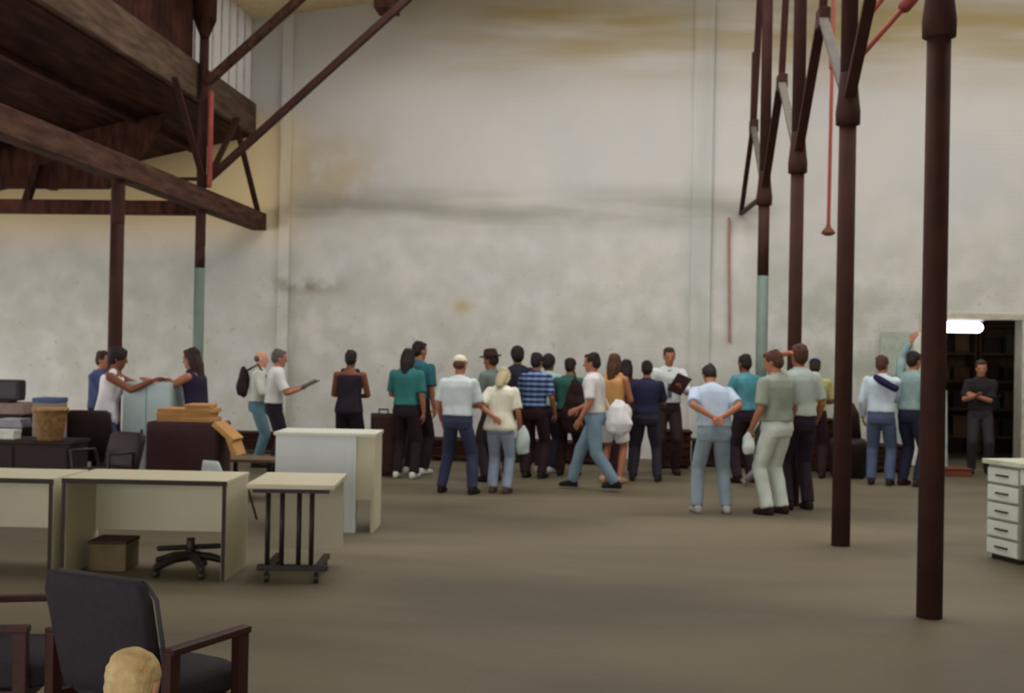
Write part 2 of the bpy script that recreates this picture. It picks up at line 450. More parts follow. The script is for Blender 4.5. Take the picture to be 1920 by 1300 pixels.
n_ = len(P_); V = [(x, 17.32, z) for x, z in P_]+[(x, 17.42, z) for x, z in P_]
b.add(V, [tuple(range(n_)), tuple(range(2*n_-1, n_-1, -1))]+[(i, (i+1) % n_, (i+1) % n_+n_, i+n_) for i in range(n_)])
o = b.build('gable_board', DARKWOOD); tag(o, 'dark boarding hanging from the left roof just above the crossbeam', 'board')
# purlins under the aisle roof
for i, x in enumerate((-6.9, -8.1, -9.3)):
    z = 5.2-(abs(x)-5.86)*.2176; dz = (.07, .07, .2)[i]
    o = MB().mm((x-.06, -6, z-dz), (x+.06, YW-.02, z-.005)).build('roof_purlin', DARKWOOD)
    tag(o, 'dark timber purlin under the left roof boards, %s from the nave' % ('first', 'second', 'third')[i], 'purlin', 'purlins under the dark left roof')

def column(x, y, top, label, green=False, r=.078, zc=3.75, group=None):
    e = empty('cast_iron_column', (x, y, 0), label, 'column', group=group)
    if green:
        MB().lathe((0, 0, 0), [(0, r*1.02), (2.79, r*1.02)]).build('shaft_foot', GREENP, e, True)['label'] = 'pale green painted foot'
        MB().lathe((0, 0, 0), [(2.79, r), (zc, r*.97)]).build('shaft', DARKIRON, e, True)
    else:
        MB().lathe((0, 0, 0), [(0, r*1.05), (2.0, r), (zc, r*.97)]).build('shaft', DARKIRON, e, True)
    q = 1.0 if zc > 3.5 else .0
    MB().lathe((0, 0, 0), [(zc, r), (zc+.01, r*(1+.36*q)), (zc+.12, r*(1+.40*q)), (zc+.22, r*(1+.24*q)), (zc+.36, r*(1+.08*q)), (zc+.46, r), (zc+.47, r*.95)]).build('capital', DARKIRON, e, True)
    MB().lathe((0, 0, 0), [(zc+.47, r*.95), (top, r*.9)]).build('upper_shaft', DARKIRON, e, True)
    return e
nm = ['nearest and widest dark brown iron column at the right', 'second dark brown iron column from the right, bare floor at its base',
      'third dark iron column of the right row, behind the man raising his arm', 'farthest right column, dark above and pale green at its foot']
for i, y in enumerate(YC):
    column(XR, y, ceil_z(XR), nm[i], green=(i == 3), group='iron columns of the right row')
column(XL, YC[2], 3.62, 'dark iron column under the weathered beam, behind the man in the white vest', zc=3.1, r=.082, group='iron columns of the left row')
column(XL, YC[3], 7.15, 'left iron column with pale green foot beside the woman in purple', green=True, zc=3.1, r=.072, group='iron columns of the left row')

# knee braces and posts along the right row
def brace(p, q, w_, label, m=DARKIRON, name='roof_brace', t=.05, group='roof braces'):
    o = MB().bar(p, q, w_, t).build(name, m); return tag(o, label, 'brace', group)
zt = 5.15
for i in range(3, 0, -1):
    y0, y1 = YC[i], YC[i-1]; ym = (y0+y1)/2
    names = {3: 'farthest', 2: 'third', 1: 'second'}[i]
    brace((XR, y0, 3.95), (XR, ym, zt), .1, 'dark brace rising towards the viewer from the %s right column' % names)
    brace((XR, y1, 3.95), (XR, ym, zt), .09, 'pale grey brace rising away from the column in front of the %s right column' % names, mat('grey_brace_paint', (96, 90, 84), .6))
    brace((XR, ym, zt-.1), (XR+.03, ym-.6, ceil_z(XR)), .08, 'dark post rising from the brace joint before the %s right column' % names, name='roof_post')
for i, y_ in enumerate(((YC[3]+YW)/2, (YC[3]+YC[2])/2, (YC[2]+YC[1])/2)):
    o = MB().mm((XR-.05, y_-.11, zt-.14), (XR+.07, y_+.11, zt+.06), .02).build('brace_joint', DARKIRON)
    tag(o, 'dark lumpy joint where braces meet, %s the right row' % ('nearest the wall in', 'middle one of', 'nearest the top edge in')[i], 'joint', 'brace joints')
ym = (YC[3]+YW)/2
brace((XR, YC[3], 3.95), (XR, ym, zt), .08, 'pale grey brace rising from the farthest right column to the wall side', mat('grey_brace_paint', (96, 90, 84), .6))
brace((XR, YW-.02, 3.98), (XR, ym, zt), .07, 'thin dark strut slanting up from the wall end of the right row')
brace((XR, ym, zt-.12), (XR, ym-.1, 6.2), .09, 'short dark stub on the brace joint nearest the wall, knob on top', name='roof_post', t=.08)
brace((XR, ym, zt-.1), (XR, ym-1.0, ceil_z(XR)), .09, 'dark post leaning from the brace joint nearest the wall to the ceiling', name='roof_post', t=.08)
brace((XR, YC[3], 3.9), (XR, YW-.02, 3.98), .06, 'thin level tie from the farthest right column to the white wall', name='tie_rod')
# left row
brace((XL+.02, YC[3], 3.98), W(775, -6, YC[3])+Vector((.7, 0, .68)), .12, 'long dark diagonal brace crossing from the left column up to the ceiling', t=.09)
p0, p1 = W(388, 155, YC[3]), W(560, 0, YC[3])
brace(p0, p0+(p1-p0)*1.45, .15, 'brown diagonal brace above the long one, at the top of the left column', BEAMWOOD, t=.1)
brace((XL+.05, YC[3], 3.95), (XL+.05, (YC[3]+YW)/2, 5.2), .08, 'short dark brace right of the red pipe on the left column')
brace((XL+.05, YC[3], 3.95), (XL+.05, YC[3]-1.3, 5.2), .08, 'short dark brace left of the left column under the roof')
brace((XL, YW-.1, 3.9), (XL, (YC[3]+YW)/2, 5.2), .08, 'thin dark strut from the end of the weathered beam up to the fascia')
o = MB().lathe((XL+.02, YC[3]-.05, 6.05), [(0, .06), (.25, .16), (1.05, .17)]).build('beam_hanger', DARKWOOD)
tag(o, 'dark bulky bracket at the top of the left column by the ceiling', 'bracket')

# red sprinkler pipes
o = MB().tube([(XL+.15, YC[3]-.1, 3.95), (XL+.15, YC[3]-.1, 5.25)], .038).build('red_pipe', RED, smooth=True)
tag(o, 'upright red pipe fixed beside the top of the left column', 'pipe')
e = empty('sprinkler_pipe', W(1553, 438, 17.6), 'thin red pipe hanging free between the right columns, bell at its end', 'pipe')
h_ = 3.9
MB().tube([(0, 0, .05), (0.02, 0, h_)], .026).build('pipe', RED, e, True)
MB().lathe((0, 0, -.03), [(0, .05), (.03, .1), (.06, .09), (.12, .035), (.16, .03)]).build('end_bell', mat('rusty_iron', (110, 60, 46), .7), e, True)
MB().tube([(.02, 0, 2.35), (.02, 0, 2.6)], .05).build('joint', RED, e, True)
a1, a2 = W(1612, 108, 11.2), W(1700, 8, 11.2)
b1, b2 = W(1612, 52, 11.2), W(1655, -4, 11.2)
o = MB().tube([a1, a2, a2+(a2-a1)*1.9], .024).build('red_pipe', RED, smooth=True); tag(o, 'slanting red pipe right of the second column with a dark red fitting', 'pipe')
MB().tube([a2-(a2-a1)*.04, a2+(a2-a1)*.12], .06).build('fitting', mat('dark_red_fitting', (130, 52, 44), .6), o, True)
o = MB().tube([b1, b2, b2+(b2-b1)*3.2], .024).build('red_pipe', RED, smooth=True); tag(o, 'slanting red pipe right of the second column, upper of the two', 'pipe')
p_ = W(1366, 450, YW-.05); q_ = W(1368, 640, YW-.05)
o = MB().tube([p_+Vector((0, 0, .35)), p_, q_], .022).build('wall_conduit', mat('faded_pink_conduit', (168, 128, 118), .6), smooth=True)
tag(o, 'thin faded pink conduit running down the wall left of the farthest right column', 'pipe')

# ceiling lump at the long brace's head
o = MB().mm(W(700, 14, 18.2), W(745, -20, 18.4)+Vector((0, .3, .5)), .02).build('ceiling_joist', BEAMWOOD)
tag(o, 'brown joist end showing beside the top of the long diagonal brace', 'joist')

# fluorescent lamp in the doorway
lp = W(1804, 614, YW+.05)
e = empty('fluorescent_lamp', lp, 'glowing white tube lamp hanging in the head of the doorway', 'lamp')
MB().mm((-.33, -.06, .1), (.33, .06, .15), .01).build('lamp_housing', mat('lamp_housing_paint', (150, 150, 160), .5), e)
MB().tube([(-.24, 0, 0), (.24, 0, 0)], .085, 16).build('tube_cover', emit_mat('lit_tube', (.92, .92, 1.0), 14), e, True)
MB().tube([(-.2, 0, .15), (-.2, 0, .26)], .01).tube([(.2, 0, .15), (.2, 0, .26)], .01).build('hanger', DARKIRON, e)
e['label']

# shelves in the room beyond
SH = mat('dark_shelf_wood', (92, 64, 44), .8)
for i, x in enumerate((4.2, 5.5, 6.75)):
    e = empty('storage_shelf', (x+.55, YW+3.0, 0), ['dark storage shelf beyond the doorway, partly behind the near column', 'dark storage shelf in the middle of the room beyond the doorway', 'dark storage shelf at the right of the room beyond the doorway'][i], 'shelf', group='storage shelves beyond the doorway')
    b = MB(); b.mm((-.6, -.25, 0), (-.56, .3, 2.5)); b.mm((.56, -.25, 0), (.6, .3, 2.5)); b.build('side_panel', SH, e)
    for z in (.3, .8, 1.3, 1.8, 2.3): MB().mm((-.58, -.24, z), (.58, .28, z+.04)).build('shelf', SH, e)
random.seed(5)
shades = [(96, 70, 48), (60, 44, 38), (84, 80, 70), (50, 40, 36), (110, 86, 60)]
rows = {.34: 'lowest', .84: 'second', 1.34: 'third', 1.84: 'fourth'}
for i, x in enumerate((5.5, 6.75)):
    for z, rn in rows.items():
        for j in range(3):
            w_ = random.uniform(.22, .3); h = random.uniform(.2, .36); sh = random.choice(shades)
            cx = x+.55-.36+j*.36
            e = empty('storage_box', (cx, YW+2.98, z), '%s dark box on the %s board of the %s shelf beyond the doorway' % (('left', 'middle', 'right')[j], rn, ('middle', 'right')[i]), 'box', group='boxes on the storage shelves')
            mm_ = mat('box_%d_%d_%d' % sh, sh, .85)
            MB().mm((-w_/2, -.18, 0), (w_/2, .18, h), .008).build('box_body', mm_, e)
            MB().mm((-w_/2-.008, -.19, h-.05), (w_/2+.008, .19, h+.01), .004).build('lid', mm_, e)

# open door leaf / board to the left of the doorway
p0 = G(1722, 890)
e = empty('open_door', (DX0-.12, YW-.08, 0), 'pale door leaf standing open against the wall left of the doorway', 'door', rz=R(0))
MB().mm((-.62, -.05, .02), (0, 0, 2.12), .008).build('door_panel', mat('pale_green_grey_door', (168, 180, 168), .6), e)
MB().mm((-.1, -.065, .02), (0, -.05, 2.12), .004).build('edge_stile', mat('white_stile', (214, 216, 206), .5), e)
MB().tube([(-.06, -.12, 1.0), (-.06, -.05, 1.0)], .02).build('handle', DARKIRON, e, True)
# ================================================================== FURNITURE
def shade(c): return c

# ---- kneehole desk seen from its open side
def desk(loc, rz, wd, dp, h, label, base_box=True):
    e = empty('office_desk', loc, label, 'desk', rz)
    MB().mm((0, 0, h-.035), (wd, dp, h), .004).build('desk_top', CREAM, e)
    MB().mm((0, -.006, h-.038), (wd, .004, h-.004)).build('front_edge', DARKEDGE, e)['label'] = 'dark front edge strip'
    for x in (0, wd-.035):
        p = MB().mm((x, .0, 0), (x+.035, dp-.02, h-.036), .003).build('side_panel', CREAM, e)
        MB().mm((x+.004, -.008, .0), (x+.031, .001, h-.036)).build('edge_trim', DARKEDGE, p)
    MB().mm((.036, dp-.09, .26), (wd-.036, dp-.06, h-.036), .002).build('modesty_panel', CREAM, e)
    return e
c0 = G(112, 1083); c1 = G(422, 1090)
ang = math.atan2(c1.y-c0.y, c1.x-c0.x)
desk(c0, ang, (c1-c0).length, .68, .71, 'cream kneehole desk in front of the white rolling table, open side to viewer')
d0 = G(102, 1082)+Vector((-.02, 0, 0))
dl = Vector((math.cos(ang), math.sin(ang), 0))
desk(d0-dl*1.25, ang, 1.25, .68, .70, 'cream kneehole desk cut off by the left edge of the photo')
# things under the desk
p = c0+Vector((.12, .42, 0))
e = empty('cardboard_box', p, 'low brown-green box under the left end of the middle desk', 'box', ang)
MB().mm((-.04, -.15, 0), (.24, .15, .2), .01).build('box_body', mat('olive_brown_card', (104, 92, 66), .85), e)
MB().mm((-.045, -.155, .2), (.245, .155, .225), .006).build('box_lid', mat('dark_card_lid', (70, 50, 40), .85), e)
p = c0+Vector((.84, .32, 0))
e = empty('chair_base', p, 'dark five-star swivel chair base lying under the middle desk', 'chair base', .3)
for k in range(5):
    a = k*2*math.pi/5
    leg = MB().tube([(0, 0, .13), (.14*math.cos(a), .14*math.sin(a), .12), (.29*math.cos(a), .29*math.sin(a), .075)], [.036, .03, .024], 10).build('leg', METALD, e, True)
    MB().ell((.29*math.cos(a), .29*math.sin(a), .03), (.03, .03, .03)).build('caster', METALD, leg, True)
MB().lathe((0, 0, .1), [(0, .045), (.12, .03), (.16, .03)]).build('hub', METALD, e, True)
MB().tube([(-.22, -.03, .19), (.2, .05, .19)], .02).build('crossbar', METALD, e, True)

# ---- rolling table with dark tube legs
t0 = G(492, 1092); t1 = G(604, 1092)
e = empty('rolling_table', (t0.x, t0.y, 0), 'white-topped rolling table on four dark upright tubes and a caster base', 'table', R(6))
MB().mm((-.12, -.05, .665), (.50, .82, .7), .006).build('table_top', CREAM, e)
MB().mm((-.08, -.02, .635), (.46, .03, .665)).build('top_rail', METALD, e)
for x in (.03, .13, .25, .34): MB().tube([(x, 0, .11), (x, 0, .645)], .018, 10, caps=False).build('leg', METALD, e, True)
MB().mm((-.04, -.025, .085), (.46, .035, .125), .006).build('base_bar', METALD, e)
MB().mm((.0, .0, .085), (.05, .55, .12), .006).mm((.36, 0, .085), (.41, .55, .12), .006).build('base_side_bar', METALD, e)
for x, y in ((.03, 0), (.38, 0), (.03, .5), (.38, .5)):
    MB().cyl((x-.015, y, .035), (x+.015, y, .035), .035).mm((x-.012, y-.01, .05), (x+.012, y+.01, .09)).build('caster', METALD, e, False)
MB().mm((-.08, .74, .12), (.48, .765, .665), .003).build('back_panel', CREAM, e)

# ---- tall white counter desk
k0 = G(658, 1000)
e = empty('white_counter', (k0.x, k0.y, 0), 'tall white counter with solid front panel and end panels behind the rolling table', 'counter', R(4))
MB().mm((-.72, -.01, .875), (.21, .62, .905), .004).build('counter_top', mat('off_white_top', (206, 208, 196), .5, .04), e)
MB().mm((.0, 0, 0), (.035, .0+.12, .875), .003).mm((-.07, 0, 0), (.0, .03, .875), .003).build('corner_panel', WHITEL, e)
MB().mm((-.70, .0, .3), (-.07, .03, .875), .003).build('front_panel', WHITEL, e)
MB().mm((.17, .02, 0), (.2, .6, .875), .003).build('end_panel', CREAM, e)
MB().mm((-.70, .03, 0), (-.67, .6, .875), .003).build('end_panel', CREAM, e)
MB().mm((.035, .02, .3), (.17, .045, .875), .003).build('side_fillet', CREAM, e)

# ---- desk with drawer pedestals at the right edge
r0 = G(1848, 1045)
e = empty('pedestal_desk', (r0.x, r0.y, 0), 'white drawer desk cut off by the right edge of the photo', 'desk', R(-70))
WD = mat('chalky_white_metal', (200, 206, 196), .5, .05, 4, .05); GR = mat('grey_green_metal', (140, 146, 132), .6, .08)
MB().mm((-.03, -.03, .8), (1.35, .72, .84), .006).build('desk_top', mat('greenish_top', (188, 190, 168), .55), e)
for k, x in enumerate((0, .82)):
    c_ = MB().mm((x, .02, .04), (x+.42, .68, .8), .006).build('pedestal', GR, e)
    for j in range(5):
        z = .05+j*.15
        d_ = MB().mm((x+.015, -.005, z), (x+.405, .02, z+.125), .006).build('drawer', WD, e)
        MB().mm((x+.13, -.02, z+.055), (x+.29, -.004, z+.07), .003).build('drawer_handle', DARKEDGE, d_)
    MB().mm((x+.03, .04, 0), (x+.39, .66, .04)).build('plinth', DARKEDGE, e)
d_ = MB().mm((.43, -.005, .66), (.81, .02, .79), .006).build('drawer', WD, e)
MB().mm((.54, -.02, .72), (.70, -.004, .735), .003).build('drawer_handle', DARKEDGE, d_)

# ---- upholstered armchairs in front
def armchair(loc, rz, label):
    e = empty('armchair', loc, label, 'armchair', rz, 'upholstered wooden armchairs in front')
    FB = mat('blue_grey_upholstery', (47, 43, 49), .95, .12, 30, .3)
    PIPE = mat('worn_piping', (76, 74, 82), .95, .1)
    WOODR = mat('reddish_dark_wood', (56, 26, 21), .55, .2, 6)
    b = MB()          # back: slightly curved thick pad, leaning backwards
    rg = []
    for t in np.linspace(0, 1, 9):
        z = .40+.42*t; y = -.20-.10*t
        hw = .245-.012*(1-t); r_ = 1.0
        if t > .9: hw *= .95
        rg.append(((0, y, z), (1, 0, 0), (0, 1, 0), hw, .045 if 0 < t < 1 else .03))
    rg.append(((0, -.305, .838), (1, 0, 0), (0, 1, 0), .22, .02))
    b.rings(rg, 32, 4.5); bk = b.build('backrest', FB, e, True)
    MB().tube([(-.238, -.17, .43), (-.245, -.25, .77), (-.21, -.27, .832), (.21, -.27, .832), (.245, -.25, .77), (.238, -.17, .43)], .008, 8).build('piping', PIPE, bk, True)
    b = MB(); b.rings([((0, .01, .36), (1, 0, 0), (0, 1, 0), .24, .21), ((0, .01, .38), (1, 0, 0), (0, 1, 0), .262, .225), ((0, .01, .44), (1, 0, 0), (0, 1, 0), .262, .225), ((0, .01, .46), (1, 0, 0), (0, 1, 0), .235, .2)], 32, 4.5)
    b.build('seat', FB, e, True)
    for s in (-1, 1):
        MB().bar((s*.295, -.24, .59), (s*.295, .17, .60), .05, .026, .006).build('armrest', WOODR, e)
        for y, top in ((-.22, .59), (.14, .60)): MB().bar((s*.29, y, 0), (s*.29, y, top), .045, .05, .006).build('leg', WOODR, e)
        MB().bar((s*.287, -.22, .345), (s*.287, .14, .345), .03, .05, .004).build('side_rail', WOODR, e)
    for y in (.13, -.2): MB().bar((-.29, y, .33), (.29, y, .33), .03, .05, .004).build('cross_rail', WOODR, e)
    return e
armchair((-1.67, 4.50, 0), R(-24), 'blue-grey armchair with wooden arms behind the blond child')
armchair((-2.33, 4.66, 0), R(-80), 'dark armchair at the left edge of the photo, only one arm showing')

# ---- dark clutter at the left
DK = mat('near_black_wood', (34, 19, 17), .6, .2, 5)
DK2 = mat('dark_maroon_vinyl', (38, 21, 20), .6, .15, 6)
p = W(100, 832, 11.7)
e = empty('dark_sideboard', (p.x-.5, 11.95, 0), 'long dark sideboard behind the left desk, wicker basket on it', 'cabinet', R(4))
MB().mm((-1.0, -.22, .05), (.62, .3, .67), .008).build('cabinet_body', DK, e)
MB().mm((-1.02, -.24, .67), (.64, .32, .705), .006).build('top', DK, e)
for x in (-.98, -.44, .1): 
    d_ = MB().mm((x, -.235, .08), (x+.5, -.219, .64), .005).build('door', DK2, e); MB().tube([(x+.45, -.25, .36), (x+.45, -.236, .36)], .012).build('knob', METALD, d_, True)
MB().mm((-.97, -.2, 0), (.59, .28, .05)).build('plinth', DK, e)
# basket
bz = .705
bp_ = W(92, 832, 11.8)
e = empty('waste_basket', (bp_.x, 11.82, bz), 'tan tapered basket with rim standing on the dark sideboard', 'basket')
MB().lathe((0, 0, 0), [(0, .115), (.01, .12), (.3, .165), (.31, .165), (.31, .155), (.3, .15), (.02, .11)]).build('basket_body', mat('tan_wicker', (124, 94, 56), .8, .35, 22, .6), e, True)
MB().lathe((0, 0, .295), [(0, .165), (.0, .178), (.03, .178), (.03, .15)]).build('rim', mat('tan_wicker_rim', (156, 122, 78), .8, .3, 20), e, True)
# boxes behind the basket
bp_ = W(98, 765, 12.6)
e = empty('file_crate', (bp_.x, 12.55, 0), 'pale crate stack with a blue lid showing above the basket', 'crate', R(2))
MB().mm((-.125, -.15, 0), (.125, .15, 1.05), .01).build('crate_body', mat('grey_pink_card', (140, 124, 116), .8), e)
MB().mm((-.13, -.155, 1.05), (.13, .155, 1.1), .01).build('lid', mat('blue_lid', (60, 86, 122), .6), e)['label'] = 'blue lid'
# left rear shelf unit with monitor
lp_ = W(10, 757, 13.2)
e = empty('office_cabinet', (lp_.x-.15, 13.3, 0), 'dark open cabinet at the far left with a black monitor on top', 'cabinet', R(3))
MB().mm((-.55, -.25, 0), (.4, .25, .88), .01).build('cabinet_body', DK, e)
MB().mm((-.57, -.27, .88), (.42, .27, 1.0), .01).build('top', mat('grey_pink_ledge', (132, 112, 106), .7), e)
e = empty('computer_monitor', (lp_.x-.05, 13.28, 1.0), 'black boxy monitor on the ledge at the far left', 'monitor', R(3))
MB().mm((-.26, -.16, .03), (.24, .0, .26), .02).build('monitor_case', mat('black_plastic', (42, 32, 36), .5), e)
MB().mm((-.18, 0, .06), (.16, .2, .24), .02).build('monitor_rear', mat('black_plastic', (42, 32, 36), .5), e)
MB().mm((-.22, -.165, .06), (.2, -.158, .235)).build('screen', mat('dark_glass', (30, 26, 34), .2, .05), e)
MB().mm((-.12, -.1, 0), (.1, .1, .032), .005).build('stand', mat('black_plastic', (42, 32, 36), .5), e)
for (px, py, Y, w_, d_, h_, lab, cc) in ((14, 838, 11.9, .2, .16, .09, 'small white box on the dark sideboard at the left edge', (200, 204, 196)), ):
    q = W(px, py, Y)
    e = empty('small_box', (q.x, Y, bz), lab, 'box')
    MB().mm((-w_/2, -d_/2, 0), (w_/2, d_/2, h_), .006).build('box_body', mat('small_box_paint', cc, .6), e)
    MB().mm((-w_/2-.004, -d_/2-.004, h_-.03), (w_/2+.004, d_/2+.004, h_+.004), .004).build('lid', mat('small_box_paint', cc, .6), e)
q = W(25, 790, 12.5)
e = empty('paper_stack', (q.x, 12.55, 0.0), 'stack of grey papers on a dark crate at the left edge', 'papers')
MB().mm((-.2, -.14, 0), (.14, .14, .78), .008).build('crate', DK, e)
for j in range(5): MB().mm((-.17+.008*j, -.12, .78+.018*j), (.13-.006*j, .12, .797+.018*j), .003).build('folder', mat('grey_paper', (150, 150, 158), .8), e)
# dark swivel chairs
def swivel(loc, rz, label, h=.98):
    e = empty('swivel_chair', loc, label, 'chair', rz, 'dark swivel chairs at the left')
    rg = [((0, -.2-.08*t, .48+(h-.48)*t), (1, 0, 0), (0, 1, 0), .25-.03*abs(t-.5), .05) for t in np.linspace(0, 1, 6)]
    rg.append(((0, -.285, h+.03), (1, 0, 0), (0, 1, 0), .19, .025))
    MB().rings(rg, 28, 3.6).build('backrest', DK2, e, True)
    MB().rings([((0, .03, .4), (1, 0, 0), (0, 1, 0), .24, .24), ((0, .03, .43), (1, 0, 0), (0, 1, 0), .26, .26), ((0, .03, .48), (1, 0, 0), (0, 1, 0), .26, .26), ((0, .03, .5), (1, 0, 0), (0, 1, 0), .23, .23)], 28, 3.6).build('seat', DK2, e, True)
    MB().cyl((0, 0, .1), (0, 0, .4), .03).build('pedestal', METALD, e, True)
    for k in range(5):
        a = k*2*math.pi/5
        MB().tube([(0, 0, .11), (.27*math.cos(a), .27*math.sin(a), .07)], [.028, .018], 8).ell((.27*math.cos(a), .27*math.sin(a), .03), (.028, .028, .028)).build('leg', METALD, e, True)
    for s in (-1, 1): MB().tube([(s*.24, -.15, .46), (s*.29, -.12, .66), (s*.29, .15, .66), (s*.25, .14, .45)], .017, 8).build('armrest', METALD, e, True)
    return e
q = W(158, 800, 12.9); swivel((q.x+.03, 13.1, 0), R(10), 'dark upholstered swivel chair left of the man in the white vest', .93)
q = W(190, 840, 11.2); swivel((q.x, 11.25, 0), R(150), 'dark swivel chair between basket and maroon box, turned away', .80)

# maroon box with flattened cardboard
q0, q1 = W(272, 790, 12.1), W(408, 790, 12.1)
mw = q1.x-q0.x
e = empty('maroon_cabinet', ((q0.x+q1.x)/2, 12.35, 0), 'dark maroon low cabinet behind the cream desk, cardboard heaped on it', 'cabinet', R(3))
MB().mm((-mw/2, -.25, .04), (mw/2, .25, .9), .035).build('cabinet_body', mat('maroon_panel', (56, 30, 32), .7, .15, 8), e)
MB().mm((-mw/2+.03, -.262, .08), (mw/2-.03, -.248, .84), .006).build('front_panel', mat('maroon_panel', (56, 30, 32), .7), e)
MB().mm((-mw/2+.04, -.22, 0), (mw/2-.04, .22, .04)).build('plinth', DK, e)
CB = mat('brown_cardboard', (180, 136, 84), .85, .12, 6)
lbs = ['lowest flat cardboard carton on the maroon cabinet', 'second flat cardboard carton up on the maroon cabinet', 'third flat cardboard carton on the maroon cabinet', 'topmost flat cardboard carton, lying on the maroon cabinet']
cx, cy = (q0.x+q1.x)/2, 12.35
for j, (dx, wd, rz) in enumerate(((-.0, .56, 2), (-.02, .54, 5), (-.0, .55, 1), (.12, .26, 8))):
    e = empty('cardboard_carton', (cx+dx, cy, .901+j*.045), lbs[j], 'carton', R(rz), 'flat cartons on the maroon cabinet')
    MB().mm((-wd/2, -.2, 0), (wd/2, .2, .042), .005).build('carton_body', CB, e)
    MB().mm((-wd/2+.01, -.203, .015), (wd/2-.01, -.199, .028)).build('seam', mat('card_seam', (150, 106, 62), .85), e)
e = empty('cardboard_carton', (cx+mw/2+.085, cy-.12, .66), 'bent cardboard carton slumping down the right side of the maroon cabinet', 'carton', 0, 'flat cartons on the maroon cabinet')
rt = Matrix.Rotation(R(40), 3, 'Y')
MB().box((-.02, 0, .15), (.27, .34, .05), rt, .006).build('carton_body', CB, e)
MB().box((.07, 0, -.0), (.2, .33, .05), Matrix.Rotation(R(68), 3, 'Y'), .006).build('flap', CB, e)
# pale shell chair and brown table seen over the desk
q = G(428, 975)
e = empty('shell_chair', (q.x, q.y, 0), 'low pale plastic shell chair whose back just shows over the desk', 'chair', R(-35))
PS = mat('pale_plastic', (196, 206, 208), .4, .04)
MB().rings([((0, -.17-.05*t, .32+.26*t), (1, 0, 0), (0, 1, 0), .19*(1-.4*t*t), .02) for t in np.linspace(0, 1, 6)], 24, 2.6).build('backrest', PS, e, True)
MB().rings([((0, 0, .30), (1, 0, 0), (0, 1, 0), .2, .2), ((0, 0, .33), (1, 0, 0), (0, 1, 0), .21, .21)], 24, 3).build('seat', PS, e, True)
for sx in (-1, 1):
    for sy in (-1, 1): MB().tube([(sx*.13, sy*.13, .3), (sx*.19, sy*.19, .01)], .011, 8).build('leg', METALD, e, True)
q = G(462, 935)
e = empty('side_table', (q.x+.1, q.y, 0), 'low brown table behind the shell chair, left of the white counter', 'table')
MB().mm((-.33, -.25, .42), (.25, .25, .455), .006).build('table_top', mat('brown_table', (106, 84, 66), .6), e)
for sx in (-.29, .21):
    for sy in (-.2, .2): MB().mm((sx-.02, sy-.02, 0), (sx+.02, sy+.02, .42)).build('leg', DK, e)

# grey steel cabinet the two people lean on
q0, q1 = W(234, 708, 13.3), W(324, 708, 13.3)
mw = q1.x-q0.x
e = empty('steel_cabinet', ((q0.x+q1.x)/2, 13.45, 0), 'chest-high pale grey steel cabinet between the man in white vest and the woman in purple', 'cabinet')
SC = mat('pale_steel_paint', (172, 190, 192), .45, .1, 3)
MB().mm((-mw/2, -.2, 0), (mw/2, .25, 1.26), .012).build('cabinet_body', SC, e)
for x0, x1, hx in ((-mw/2+.01, -.005, -.05), (.005, mw/2-.01, .03)):
    d_ = MB().mm((x0, -.215, .03), (x1, -.2, 1.23), .005).build('door', SC, e)
    MB().mm((hx, -.235, .6), (hx+.02, -.214, .74), .003).build('handle', METALD, d_)

# dark low bins and boxes along the foot of the wall
BN = plank_mat('dark_red_brown_wood', (36, 18, 14), (66, 36, 28), (2, 2, 8))
def bin_(px0, px1, ytop, Y, label, dp=.6, lid=True):
    a, c2 = W(px0, ytop, Y), W(px1, ytop, Y); wd = c2.x-a.x; h = max(.3, a.z)
    e = empty('wooden_bin', ((a.x+c2.x)/2, Y+dp/2, 0), label, 'bin', group='dark wooden bins along the wall')
    b = MB()
    b.mm((-wd/2, -dp/2, .05), (-wd/2+.04, dp/2, h)); b.mm((wd/2-.04, -dp/2, .05), (wd/2, dp/2, h)); b.mm((-wd/2, dp/2-.04, .05), (wd/2, dp/2, h)); b.mm((-wd/2, -dp/2, .05), (wd/2, dp/2, .1))
    n = 4
    for k in range(n):
        z0 = .05+(h-.05)*k/n; b.mm((-wd/2, -dp/2-.01, z0+.006), (wd/2, -dp/2+.02, z0+(h-.05)/n-.006), .003)
    b.build('bin_body', BN, e)
    if lid: MB().mm((-wd/2-.02, -dp/2-.03, h), (wd/2+.02, dp/2+.02, h+.03), .006).build('lid', BN, e)
    for sx in (-1, 1):
        for sy in (-1, 1): MB().mm((sx*(wd/2-.08)-.04, sy*(dp/2-.08)-.04, 0), (sx*(wd/2-.08)+.04, sy*(dp/2-.08)+.04, .05)).build('foot', DK, e)
bin_(706, 800, 800, 18.7, 'dark wooden bin at the wall, behind the two in teal shirts')
bin_(806, 925, 828, 18.6, 'dark wooden bin at the wall, behind the man in the white cap')
bin_(932, 1036, 834, 18.7, 'dark wooden bin at the wall, behind the man in the striped shirt')
bin_(1046, 1162, 834, 18.6, 'dark wooden bin at the wall, behind the striding man')
bin_(1228, 1296, 812, 18.3, 'dark wooden bin at the wall, below the man with the tie')
bin_(1302, 1410, 830, 18.7, 'dark wooden bin at the wall, behind the man with hands clasped')
bin_(1500, 1570, 790, 18.4, 'dark wooden bin at the wall, behind the man in the yellow shirt')
bin_(1586, 1700, 838, 18.5, 'dark wooden bin at the wall, behind the man with the navy sleeve')
bin_(430, 520, 858, 19.1, 'low dark wooden bin at the wall, behind the man with the notebook', .4)
